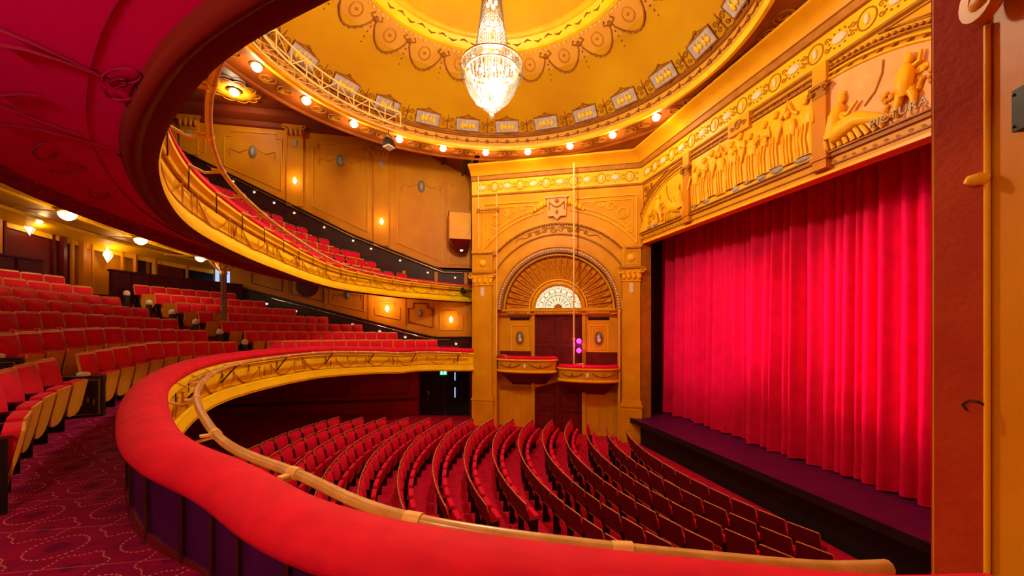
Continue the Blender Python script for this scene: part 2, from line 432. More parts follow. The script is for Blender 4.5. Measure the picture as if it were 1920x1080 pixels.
# recess back wall, pieces round the doors and the fanlight
mb = MB()
mb.box(AC-RI, 2.60, 0.42, 0.5, -4.5, 0.40); mb.box(4.54, AC+RI, 0.42, 0.5, -4.5, 0.40)
mb.box(2.60, 4.54, 0.42, 0.5, -2.38, -1.75)
part(mb, 'recess_wall', 'gold')
def ring_band(mb, r0, r1, y0, y1, a0=0.0, a1=PI, n=48, c=(AC, AZ)):
    vv = []
    for i in range(n+1):
        a = a0+(a1-a0)*i/n; cc, ss = -math.cos(a), math.sin(a)
        for r, y in ((r0, y0), (r1, y0), (r1, y1), (r0, y1)): vv.append((c[0]+r*cc, y, c[1]+r*ss))
    ff = []
    for i in range(n):
        for k in range(4):
            ff.append((i*4+k, (i+1)*4+k, (i+1)*4+(k+1) % 4, i*4+(k+1) % 4))
    ff += [(3, 2, 1, 0), tuple(n*4+k for k in range(4))]
    return mb.add(vv, ff)
def arc_tube(mb, r, y, rad, a0=0.0, a1=PI, n=56, c=(AC, AZ), ns=6):
    return mb.tube([(c[0]-r*math.cos(a0+(a1-a0)*i/n), y, c[1]+r*math.sin(a0+(a1-a0)*i/n)) for i in range(n+1)], rad, ns)
mb = MB(); ring_band(mb, 2.30, 2.56, -0.05, 0.1); part(mb, 'arch_moulding', 'gold_line', 40)
mb = MB(); arc_tube(mb, 2.52, -0.06, 0.035); arc_tube(mb, 2.22, 0.12, 0.05); part(mb, 'arch_roll', 'gold', 50)
mb = MB()
for i in range(72):
    a = PI*(i+0.5)/72; mb.ball((AC-2.40*math.cos(a), -0.05, AZ+2.40*math.sin(a)), 0.045, nu=6, nv=4)
part(mb, 'pearl_moulding', 'white_enamel', 60, kind='stuff')
# broad archivolt : two steps and a dentil course
mb = MB(); a1 = math.acos(2.62/3.02); arc_tube(mb, 3.02, -0.03, 0.035, a1, PI-a1); part(mb, 'archivolt_step', 'gold_line', 50)
a2 = math.acos(2.66/3.50)
mb = MB(); ring_band(mb, 3.46, 3.54, -0.09, 0.02, a2, PI-a2); mb.box(0.0, AC-2.62, -0.16, 0.02, 2.99, 3.08); mb.box(AC+2.62, BL, -0.16, 0.02, 2.99, 3.08)
part(mb, 'arch_hood', 'gold', 40)
mb = MB()
for i in range(60):
    a = a2+(PI-2*a2)*(i+0.5)/60; c0 = Vector((AC-3.44*math.cos(a), -0.06, AZ+3.44*math.sin(a))); mb.box(c0.x-0.03, c0.x+0.03, -0.10, 0.0, c0.z-0.035, c0.z+0.035)
for x0, x1 in ((0.04, 0.92), (AC+2.64, BL-0.04)):
    n = 9
    for i in range(n):
        xx = x0+(x1-x0)*(i+0.5)/n; mb.box(xx-0.03, xx+0.03, -0.17, 0.0, 2.93, 2.99)
part(mb, 'dentil_course', 'gold_line', kind='stuff')
def spiral(mb, cx, cz, r, y, turns=1.6, rad=0.02, flip=1, a0=0.0, n=26):
    pts = []
    for i in range(n+1):
        t = i/n; rr = r*(1-0.85*t); a = a0+flip*2*PI*turns*t
        pts.append((cx+rr*math.cos(a), y, cz+rr*math.sin(a)))
    return mb.tube(pts, [rad*(1-0.5*i/n) for i in range(n+1)], 5)
for sgn in (-1, 1):                                  # scrolls along the crown of the archivolt
    mb = MB()
    for k, d in enumerate((0.13, 0.40, 0.66, 0.90)):
        a = PI/2+sgn*d/3.23*1.25; r = 3.24
        spiral(mb, AC-r*math.cos(a), AZ+r*math.sin(a), 0.15-0.025*k, -0.02, 1.5, 0.028, sgn*(-1)**k, 0.5*k)
    pts = [(AC-(3.24+0.07*math.sin(i))*math.cos(PI/2+sgn*(0.05+0.032*i)), -0.02, AZ+(3.24+0.07*math.sin(i))*math.sin(PI/2+sgn*(0.05+0.032*i))) for i in range(17)]
    mb.tube(pts, [0.026-0.001*i for i in range(17)], 5)
    part(mb, 'arch_scroll', 'gold_line', 60)
# spandrel panels
for sgn in (-1, 1):
    def X(d): return AC+sgn*d
    mb = MB(); R = 3.98
    for inset, rad in ((0.0, 0.034), (0.16, 0.022)):
        xo = 3.06-inset; zt = 5.02-inset; Rr = R+inset*0.9
        a_out = math.acos(xo/Rr); a_in = math.acos((0.55+inset)/Rr)
        pts = [(X(xo), -0.02, AZ+Rr*math.sin(a_out)+0.02), (X(xo), -0.02, zt), (X(0.75+inset*2), -0.02, zt)]
        for i in range(17):
            a = a_in+(a_out-a_in)*i/16
            if AZ+Rr*math.sin(a) < zt-0.05: pts.append((X(Rr*math.cos(a)), -0.02, AZ+Rr*math.sin(a)))
        mb.tube(pts, rad, 5, closed=True)
    part(mb, 'spandrel_frame', 'gold_bright', 40)
    mb = MB(); cx, cz = X(2.55), 4.35
    for r in (0.10, 0.20): mb.tube([(cx+r*math.cos(2*PI*i/16), -0.02, cz+r*math.sin(2*PI*i/16)) for i in range(16)], 0.03, 5, closed=True)
    mb.ball((cx, -0.01, cz), 0.06, 0.05, 0.06, 8, 5)
    for k, (d, z, r) in enumerate(((2.1, 4.62, 0.17), (1.72, 4.74, 0.13), (1.4, 4.8, 0.10), (2.68, 3.92, 0.13), (2.76, 3.65, 0.09))):
        spiral(mb, X(d), z, r, -0.01, 1.5, 0.03, sgn*(-1)**k)
    part(mb, 'spandrel_scroll', 'gold_bright', 60)
# keystone tablet
k = empty('keystone_tablet'); k.parent = bw; k.location = (AC, 0, 4.72)
mb = MB(); mb.prism([(-0.36,-0.38),(0.36,-0.38),(0.40,0.34),(-0.40,0.34)], -0.16, 0.02); mb.prism([(-0.14,-0.38),(0.14,-0.38),(0,-0.52)], -0.15, 0.0); mb.box(-0.47, 0.47, -0.22, 0.0, 0.34, 0.41); mb.build('tablet', 'stone_pink', k)
mb = MB(); mb.tube([(-0.3+0.6*i/12, -0.18, 0.18-0.2*math.sin(PI*i/12)) for i in range(13)], 0.025, 5); mb.ball((0,-0.17,0.22), 0.09,0.05,0.09); mb.ball((0,-0.17,-0.22), 0.06,0.04,0.10)
for s_ in (-1, 1): mb.tube([(s_*0.3, -0.18, 0.18), (s_*0.31, -0.18, -0.15)], 0.02, 5)
mb.build('tablet_swag', 'gold_line', k, 60)
for s_ in (-1, 1):
    mb = MB()
    for i in range(5): mb.ball((s_*(0.5+0.13*i), -0.06, 0.22-0.09*i), 0.12-0.012*i, 0.08, 0.17-0.02*i, 7, 5)
    mb.build('acanthus_spray', 'gold_bright', k, 60)
# pilasters
def pilaster(x0, x1, parent, zb, zcap, ztop_block, tagp=True, mgold='gold'):
    p = empty('pilaster'); p.parent = parent; xm = (x0+x1)/2; p.location = (xm, 0, 0); h = (x1-x0)/2
    mb = MB(); mb.box(-h+0.06, h-0.06, -0.12, 0.02, zb+1.28, zcap-0.5); mb.build('shaft', mgold, p)
    mb = MB(); mb.box(-h, h, -0.17, 0.02, -4.6, zb+1.05); mb.box(-h-0.03, h+0.03, -0.20, 0.02, zb+1.05, zb+1.13); mb.box(-h+0.02, h-0.02, -0.16, 0.02, zb+1.13, zb+1.28)
    mb.tube([(-h+0.12,-0.175,-4.0),(h-0.12,-0.175,-4.0),(h-0.12,-0.175,zb+0.92),(-h+0.12,-0.175,zb+0.92)], 0.014, 4, closed=True)
    mb.build('pedestal', mgold, p)
    c = empty('capital'); c.parent = p
    mb = MB(); z0 = zcap-0.5
    mb.box(-h+0.03, h-0.03, -0.16, 0.0, z0-0.04, z0+0.02); mb.hexa([(-h+0.08,-0.13,z0),(h-0.08,-0.13,z0),(h-0.08,0,z0),(-h+0.08,0,z0),(-h,-0.22,zcap-0.08),(h,-0.22,zcap-0.08),(h,0,zcap-0.08),(-h,0,zcap-0.08)])
    mb.build('bell', 'gold_bright', c)
    for i in range(4):
        mb = MB(); xx = -h+0.1+(2*h-0.2)*i/3; mb.ball((xx,-0.18,z0+0.16), 0.09,0.06,0.16,7,5); mb.ball((xx,-0.22,z0+0.28), 0.05,0.05,0.05,6,4); mb.build('leaf', 'gold_bright', c, 60)
    for s_ in (-1, 1):
        mb = MB(); spiral(mb, s_*(h+0.02), zcap-0.15, 0.11, -0.24, 1.5, 0.035, s_); mb.build('volute', 'gold_bright', c, 60)
    mb = MB(); mb.box(-h-0.10, h+0.10, -0.28, 0.0, zcap-0.07, zcap); mb.build('abacus', 'gold_line', c)
    if ztop_block:
        mb = MB(); mb.box(-h+0.03, h-0.03, -0.12, 0.02, zcap, ztop_block); mb.tube([(-h+0.14,-0.125,zcap+0.1),(h-0.14,-0.125,zcap+0.1),(h-0.14,-0.125,ztop_block-0.1),(-h+0.14,-0.125,ztop_block-0.1)], 0.022, 4, closed=True); mb.build('impost_block', mgold, p)
        mb = MB(); mb.ball((0,-0.12,(zcap+ztop_block)/2), 0.15,0.07,0.15,12,6); mb.build('boss', 'gold_bright', p, 60)
    if tagp:
        mb = MB(); mb.prism([(-0.08,zcap-0.95),(0,zcap-1.03),(0.08,zcap-0.95),(0.08,zcap-0.62),(-0.08,zcap-0.62)], -0.16, -0.11); mb.build('shield', 'white_enamel', p)
    return p
pilaster(0.02, 0.93, bw, -4.2, 2.18, 2.93); pilaster(6.04, 6.81, bw, -4.2, 2.22, 2.93)
mb = MB(); mb.box(0.93, 1.07, -0.05, 0.1, -4.5, 1.9); mb.box(5.92, 6.04, -0.05, 0.1, -4.5, 1.9); part(mb, 'jamb_strip', 'gold')
# entablature under the tympanum
mb = MB(); mb.box(AC-RI, AC+RI, 0.22, 0.46, 0.42, 0.56); mb.box(AC-RI, AC+RI, 0.10, 0.46, 0.56, 0.66); part(mb, 'entablature', 'gold')
mb = MB()
for x0, x1 in ((1.45, 2.45), (2.62, 4.5), (4.72, 5.62)):
    n = int((x1-x0)/0.075)
    for i in range(n): xx = x0+(x1-x0)*(i+0.5)/n; mb.box(xx-0.024, xx+0.024, 0.13, 0.25, 0.47, 0.55)
part(mb, 'dentil_course', 'gold_bright', kind='stuff')
# shell tympanum : one flute per part
NF = 25
def flute_mesh():
    mb = MB(); da = PI/NF
    def fn(i, j):
        t = i/10.0; v = (j/8.0)*2-1
        r1 = 2.10+0.10*math.cos(v*PI/2); r = 1.20+(r1-1.20)*t
        a = v*da/2*0.98; y = 0.30-0.10*t+(0.075*t+0.02)*(1-v*v)
        y -= 0.02*max(0, math.sin(t*22))*(1-v*v)
        return (r*math.sin(a), y, r*math.cos(a))
    mb.grid(fn, 10, 8)
    mb.tube([(0, 0.30-0.02, 1.35), (0, 0.25, 1.7), (0, 0.22, 1.95)], [0.012, 0.03, 0.012], 5)
    for q in range(5): mb.ball((0.03*(1 if q % 2 else -1), 0.28-0.02*q, 1.38+0.14*q), 0.028, 0.02, 0.045, 6, 4)
    for s_ in (-1, 1):
        mb.tube([(0,0.26,1.55),(s_*0.06,0.25,1.66),(s_*0.05,0.24,1.78)], 0.012, 4)
        mb.tube([(s_*1.2*math.sin(da/2), 0.275, 1.2*math.cos(da/2)), (s_*2.12*math.sin(da/2), 0.165, 2.12*math.cos(da/2))], 0.014, 4)
    return mb.mesh('shell_flute', 'gold_dim', 50)
fm = flute_mesh(); tym = empty('shell_tympanum'); tym.parent = bw; tym.location = (AC, 0, AZ+0.04)
for i in range(NF):
    a = -PI/2+PI*(i+0.5)/NF
    o = obj('shell_flute', fm, tym); o.rotation_euler = (0, a, 0)
mb = MB(); ring_band(mb, 0.9, 2.3, 0.42, 0.5, c=(0, 0)); mb.build('tympanum_ground', 'gold_line', tym)
for nm, r, y, rad, m in (('fanlight_frame', 1.02, 0.26, 0.10, 'gold'), ('fanlight_bead', 1.17, 0.22, 0.035, 'gold_bright')):
    mb = MB(); arc_tube(mb, r, y, rad, c=(0, 0), n=32, ns=8); mb.build(nm, m, tym, 60)
# fanlight
win = empty('window_1', mw=BOXM @ Matrix.Translation((AC, 0.30, AZ+0.06)), label='glowing leaded fanlight over the box doors in the arch', cat='window', kind='structure')
NP = 9
for ring_i, (r0, r1) in enumerate(((0.16, 0.52), (0.52, 0.93))):
    for i in range(NP):
        mb = MB(); a0, a1_ = PI*i/NP+0.008, PI*(i+1)/NP-0.008; ring_band(mb, r0+0.006, r1-0.006, 0.0, 0.015, a0, a1_, 6, (0, 0)); mb.build('pane', 'fan_glass', win)
mb = MB()
for i in range(NP+1):
    a = PI*i/NP; mb.tube([(-0.14*math.cos(a), -0.01, 0.14*math.sin(a)), (-0.93*math.cos(a), -0.01, 0.93*math.sin(a))], 0.011, 4)
for r in (0.52,): arc_tube(mb, r, -0.01, 0.012, c=(0, 0), n=24, ns=4)
for i in range(NP):
    a = PI*(i+0.5)/NP
    for r, q in ((0.72, 0.11), (0.38, 0.06), (0.60, 0.06), (0.84, 0.06)):
        mb.tube([(-(r*math.cos(a))+q*math.cos(2*PI*j/10), -0.008, r*math.sin(a)+q*math.sin(2*PI*j/10)) for j in range(10)], 0.008, 4, closed=True)
mb.build('leading', 'iron', win)
mb = MB(); mb.lathe([(0.0, -0.06), (0.14, -0.05), (0.15, 0.0), (0.0, 0.0)], 16, (0, 0, 0)); o = mb.build('sun_boss', 'gold_line', win); o.rotation_euler = (PI/2, 0, 0)
# doors
def door(name, label, x0, x1, z0, z1, y, m, parent_m, arch=0.0):
    d = empty(name, mw=parent_m @ Matrix.Translation(((x0+x1)/2, y, z0)), label=label, cat='door', kind='structure')
    hw = (x1-x0)/2; H = z1-z0
    for s_ in (-1, 1):
        leaf = empty('door_leaf'); leaf.parent = d
        xa, xb = (0.02, hw) if s_ > 0 else (-hw, -0.02)
        mb = MB()
        if arch: mb.prism([(xa, 0), (xb, 0), (xb, H-(arch if s_ > 0 else 0)), (xa, H-(arch if s_ < 0 else 0))], 0, 0.06)
        else: mb.box(xa, xb, 0, 0.06, 0, H)
        mb.build('leaf_board', m, leaf)
        for q0, q1 in ((0.08, 0.44), (0.52, 0.92)):
            pw = (xb-xa)
            mb = MB(); mb.tube([(xa+0.12,-0.01,H*q0),(xb-0.12,-0.01,H*q0),(xb-0.12,-0.01,H*q1-(arch if arch and q1 > .9 else 0)),(xa+0.12,-0.01,H*q1-(arch if arch and q1 > .9 else 0))], 0.018, 4, closed=True)
            mb.build('door_panel_frame', 'wood_dark', leaf)
    mb = MB(); mb.box(-0.05, 0.05, -0.035, 0.03, 0, H-0.02); mb.build('meeting_stile', 'wood_red', d)
    return d
door('door_1', 'dark red double doors of the boxes beneath the fanlight', 2.61, 4.53, -1.95, 0.42, 0.40, 'wood_red', BOXM)
door('door_2', 'dark red arched double doors at stalls level under the boxes', 2.61, 4.53, -4.5, -2.34, 0.38, 'wood_red', BOXM, 0.28)
mb = MB(); mb.box(2.46, 2.60, 0.30, 0.45, -1.95, 0.42); mb.box(4.54, 4.68, 0.30, 0.45, -1.95, 0.42); mb.box(2.46, 2.60, 0.30, 0.45, -4.5, -2.4); mb.box(4.54, 4.68, 0.30, 0.45, -4.5, -2.4); part(mb, 'door_architrave', 'gold')
mb = MB()
for i in range(2): mb.hexa([(2.6+i*0.97,0.36,-2.62+0.28*i),(3.57+i*0.97,0.36,-2.34-0.28*i),(3.57+i*0.97,0.44,-2.34-0.28*i),(2.6+i*0.97,0.44,-2.62+0.28*i),(2.6+i*0.97,0.36,-2.3),(3.57+i*0.97,0.36,-2.3),(3.57+i*0.97,0.44,-2.3),(2.6+i*0.97,0.44,-2.3)])
part(mb, 'door_head', 'gold')
# oval medallion panels either side of the box doors
def oval(mb, cx, cz, rx, rz, y, rad=0.02, n=24):
    return mb.tube([(cx+rx*math.cos(2*PI*i/n), y, cz+rz*math.sin(2*PI*i/n)) for i in range(n)], rad, 5, closed=True)
for cx in (1.95, 5.20):
    pn = empty('medallion_panel'); pn.parent = bw; pn.location = (cx, 0.42, -0.55)
    mb = MB()
    for r, rad in ((0.0, 0.035), (0.10, 0.018)): mb.tube([(-0.36+r,-0.01,-0.55+r),(0.36-r,-0.01,-0.55+r),(0.36-r,-0.01,0.52-r),(-0.36+r,-0.01,0.52-r)], rad, 4, closed=True)
    mb.build('panel_frame', 'gold_bright', pn)
    mb = MB(); mb.ball((0,0,0), 0.15,0.05,0.24,16,8); mb.build('cameo_ground', 'medallion', pn, 60)
    mb = MB(); mb.ball((0,-0.06,0.07), 0.05,0.03,0.07,8,6); mb.ball((0.02,-0.06,-0.08), 0.07,0.03,0.10,8,6); mb.build('cameo_figure', 'white_enamel', pn, 60)
    mb = MB(); oval(mb, 0, 0, 0.16, 0.26, -0.03, 0.018); mb.build('cameo_rim', 'gold_line', pn, 60)
    mb = MB(); mb.box(-0.42, 0.42, -0.005, 0.02, 0.74, 0.86)
    for i in range(4): mb.box(-0.42, 0.42, -0.02, 0.0, 0.745+0.03*i, 0.757+0.03*i)
    mb.build('vent_grille', 'wood_dark', pn)
mb = MB()
for x0, x1 in ((1.1, 2.58), (4.56, 6.04)):
    mb.box(x0, x1, 0.34, 0.44, -2.70, -2.60); mb.box(x0, x1, 0.38, 0.44, -1.75, -1.12)
part(mb, 'string_course', 'gold_line')
mb = MB()
for x0, x1 in ((1.1, 2.44), (4.70, 6.04)): mb.box(x0, x1, 0.37, 0.43, -1.75, -1.10)
part(mb, 'box_dado', 'wood_red')
for x0, x1 in ((1.4, 2.2), (4.9, 5.75)):
    for xx in (x0, (x0*2+x1)/3, (x0+2*x1)/3, x1):
        mb = MB(); mb.box(xx-0.035, xx+0.035, 0.39, 0.43, -4.5, -2.72); part(mb, 'wainscot_strip', 'gold')

# the two bow-fronted boxes
def box_balcony(x0, x1, ztop, bulge, label):
    r = empty('box_balcony', mw=BOXM @ Matrix.Translation(((x0+x1)/2, 0.05, ztop)), label=label, cat='theatre box')
    hw = (x1-x0)/2; N = 24
    def cv(i, d=0.0):
        a = PI*i/N; x = -(hw+d)*math.cos(a); y = -(bulge+d)*math.sin(a)**0.75
        return x, y
    def strip(prof, name, m, sm=40):
        mb = MB(); mb.grid(lambda i, j: (*cv(i, prof[j][0]), prof[j][1]), N, len(prof)-1); return mb.build(name, m, r, sm)
    strip([(-0.10,-0.10),(-0.02,-0.10),(-0.02,-0.50),(-0.06,-0.56),(-0.10,-0.60)], 'fascia', 'gold')
    strip([(0.0,-0.02),(0.05,-0.03),(0.05,-0.07),(0.02,-0.09),(-0.02,-0.12)], 'fascia_cornice', 'gold_bright')
    strip([(-0.02,-0.47),(0.03,-0.49),(0.03,-0.54),(-0.04,-0.58)], 'base_moulding', 'gold_bright')
    strip([(-0.34,0.02),(-0.30,0.08),(-0.18,0.11),(-0.05,0.09),(0.02,0.03),(0.0,-0.03),(-0.2,-0.03)], 'cushion', 'velvet', 60)
    strip([(-0.34,0.02),(-0.34,-0.55)], 'inner_lining', 'wood_red')
    mb = MB(); apex = (0, 0.36, -1.25)
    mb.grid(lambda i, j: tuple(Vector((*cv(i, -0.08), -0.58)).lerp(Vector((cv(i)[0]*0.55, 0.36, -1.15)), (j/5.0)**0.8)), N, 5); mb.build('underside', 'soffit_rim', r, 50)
    mb = MB(); mb.add([(*cv(i, -0.05), -0.57) for i in range(N+1)]+[(-hw, 0.4, -0.57), (hw, 0.4, -0.57)], [tuple(range(N+1))+(N+2, N+1)]); mb.build('box_floor', 'carpet', r)
    for c, wd in ((-0.5, 0.36), (0.5, 0.36)):
        mb = MB(); pts = []
        for k in range(13):
            u = c+(k/12.0-0.5)*2*wd; i = N*math.acos(max(-1, min(1, -u)))/PI
            x, y = cv(i, 0.0); pts.append((x, y-0.005, -0.20-0.14*math.sin(PI*k/12)))
        mb.tube(pts, 0.022, 5); mb.ball((pts[6][0], pts[6][1]-0.01, pts[6][2]+0.08), 0.05, 0.03, 0.06, 8, 5)
        mb.build('swag', 'gold_line', r, 60)
    x, y = cv(N/2); mb = MB(); mb.ball((x, y, -0.30), 0.06, 0.03, 0.11, 10, 6); mb.build('oval_boss', 'white_enamel', r, 60)
box_balcony(1.10, 3.56, -1.36, 0.55, 'curved gold stage box with red cushion, the higher of the pair')
box_balcony(3.60, 5.98, -1.66, 0.60, 'curved gold stage box with red cushion, the lower one nearer stage')

# ------------------------------------------------------------------ proscenium wall
pw = empty('wall_proscenium', (0, 8.1, 0), label='gold proscenium header with sculpted frieze above the curtain', cat='wall', kind='structure')
mb = MB(); mb.box(-5.05, 5.05, 0.0, 0.35, 3.42, 5.45); mb.build('header_wall', 'gold', pw)
mb = MB(); mb.prism([(-5.05, 3.12), (5.05, 3.12), (5.05, 3.42), (-5.05, 3.42)], 0.0, 0.35); mb.build('header_soffit', 'gold', pw)
mb = MB(); mb.box(-5.05, 5.05, -0.06, 0.02, 3.42, 3.50); mb.build('architrave_moulding', 'gold_line', pw)
mb = MB(); mb.box(-5.05, 5.05, -0.03, 0.02, 3.25, 3.28); mb.box(-5.05, 5.05, -0.10, 0.02, 3.50, 3.53); mb.build('architrave_fillet', 'gold_line', pw)
mb = MB(); mb.box(-5.05, 5.05, -0.025, 0.02, 3.10, 3.16); mb.build('header_bead', 'gold_bright', pw)
for s_ in (-1, 1):
    mb = MB(); mb.box(s_*5.05-0.10, s_*5.05+0.10, -0.05, 0.35, -3.6, 3.3); mb.build('jamb', 'gold_line', pw)
def relief_figure(mb, cx, z0, H, lean=0.0, arm=0, seed=0):
    """robed standing figure in low relief"""
    r = random.Random(seed); wd = H*0.145
    rings = [(0.0, 1.15), (0.12, 1.05), (0.3, 0.92), (0.48, 0.86), (0.58, 0.72), (0.68, 0.88), (0.78, 1.0), (0.83, 0.72), (0.86, 0.3)]
    n = 14; vv = []
    for t, k in rings:
        for i in range(n+1):
            a = PI*i/n; fold = 1+(0.10*math.sin(i*2.6+seed) if t < 0.55 else 0)
            vv.append((cx+lean*H*t-wd*k*math.cos(a), -0.16*H*0.55*k*math.sin(a)*fold*0.6, z0+H*t))
    m = n+1
    mb.add(vv, [(i*m+j, i*m+j+1, (i+1)*m+j+1, (i+1)*m+j) for i in range(len(rings)-1) for j in range(n)])
    hx = cx+lean*H*0.93
    mb.ball((hx, -0.05, z0+H*0.925), H*0.052, H*0.05, H*0.068, 10, 6)
    mb.ball((hx+0.01, -0.035, z0+H*0.955), H*0.06, H*0.05, H*0.05, 8, 5)
    for s_ in (-1, 1):
        sh = Vector((cx+lean*H*0.78+s_*wd*0.85, -0.06, z0+H*0.79))
        if (arm == 1 and s_ > 0) or (arm == 2 and s_ < 0): e = sh+Vector((s_*H*0.10, -0.02, H*0.08)); hnd = e+Vector((s_*H*0.06, 0, H*0.15))
        elif arm == 3: e = sh+Vector((s_*H*0.03, -0.03, -H*0.15)); hnd = e+Vector((-s_*H*0.10, -0.03, H*0.05))
        else: e = sh+Vector((s_*H*0.045, -0.02, -H*0.17)); hnd = e+Vector((s_*H*0.01, -0.03, -H*0.14))
        mb.tube([sh, e, hnd], [H*0.032, H*0.027, H*0.018], 6); mb.ball(hnd, H*0.022, nu=6, nv=4)
    for q in range(3):
        xx = cx+wd*(-0.55+0.5*q); mb.tube([(xx+lean*H*0.5, -0.085*H*0.8, z0+H*0.55), (xx-0.02, -0.10*H*0.7, z0+H*0.3), (xx+0.03, -0.11*H*0.7, z0+0.02)], 0.018, 4)
# centre panel
cp = empty('relief_panel'); cp.parent = pw
mb = MB(); mb.box(-2.02, 2.02, -0.035, 0.02, 3.56, 5.10); mb.build('panel_ground', 'gold_bright', cp)
for i in range(11):
    cx = -1.80+3.6*i/10; mb = MB(); relief_figure(mb, cx, 3.64+0.03*(i % 3), 1.22+0.10*((i*7) % 3)/2, 0.04*((i*5) % 3-1), (0, 3, 1, 0, 2, 3)[i % 6], i)
    mb.v = [(x, y-0.03, z) for x, y, z in mb.v]; mb.build('robed_figure', 'gold_bright', cp, 60)
for i, (x, wd) in enumerate(((-1.85, 0.10), (-1.35, 0.16), (-0.2, 0.12), (0.25, 0.18), (0.65, 0.14), (1.1, 0.2), (1.75, 0.22))):
    mb = MB(); mb.ball((x, -0.04, 3.63+0.03*(i % 2)), wd, 0.04, 0.06+0.02*(i % 3), 10, 5); mb.build('cloud', 'plaque_grey', cp, 60)
mb = MB(); mb.box(-2.05, 2.05, -0.07, 0.02, 5.12, 5.17); mb.box(-2.05, 2.05, -0.10, 0.02, 5.22, 5.26); mb.box(-2.05, 2.05, -0.05, 0.02, 5.17, 5.22); mb.build('panel_cornice', 'gold_line', cp)
mb = MB()
for i in range(22): mb.ball((-1.98+3.96*i/21, -0.075, 5.195), 0.022, nu=6, nv=4)
mb.build('panel_beads', 'gold_line', cp, 60, kind='stuff')
mb = MB(); mb.prism([(-0.36,5.02),(0.36,5.02),(0.36,5.42),(-0.36,5.42)], -0.14, 0.0); mb.build('keystone_block', 'gold', cp)
mb = MB(); spiral(mb, 0, 5.22, 0.13, -0.15, 1.6, 0.03); spiral(mb, -0.2, 5.2, 0.07, -0.15, 1.4, 0.02, -1); spiral(mb, 0.2, 5.2, 0.07, -0.15, 1.4, 0.02); mb.build('keystone_scroll', 'gold_line', cp, 60)
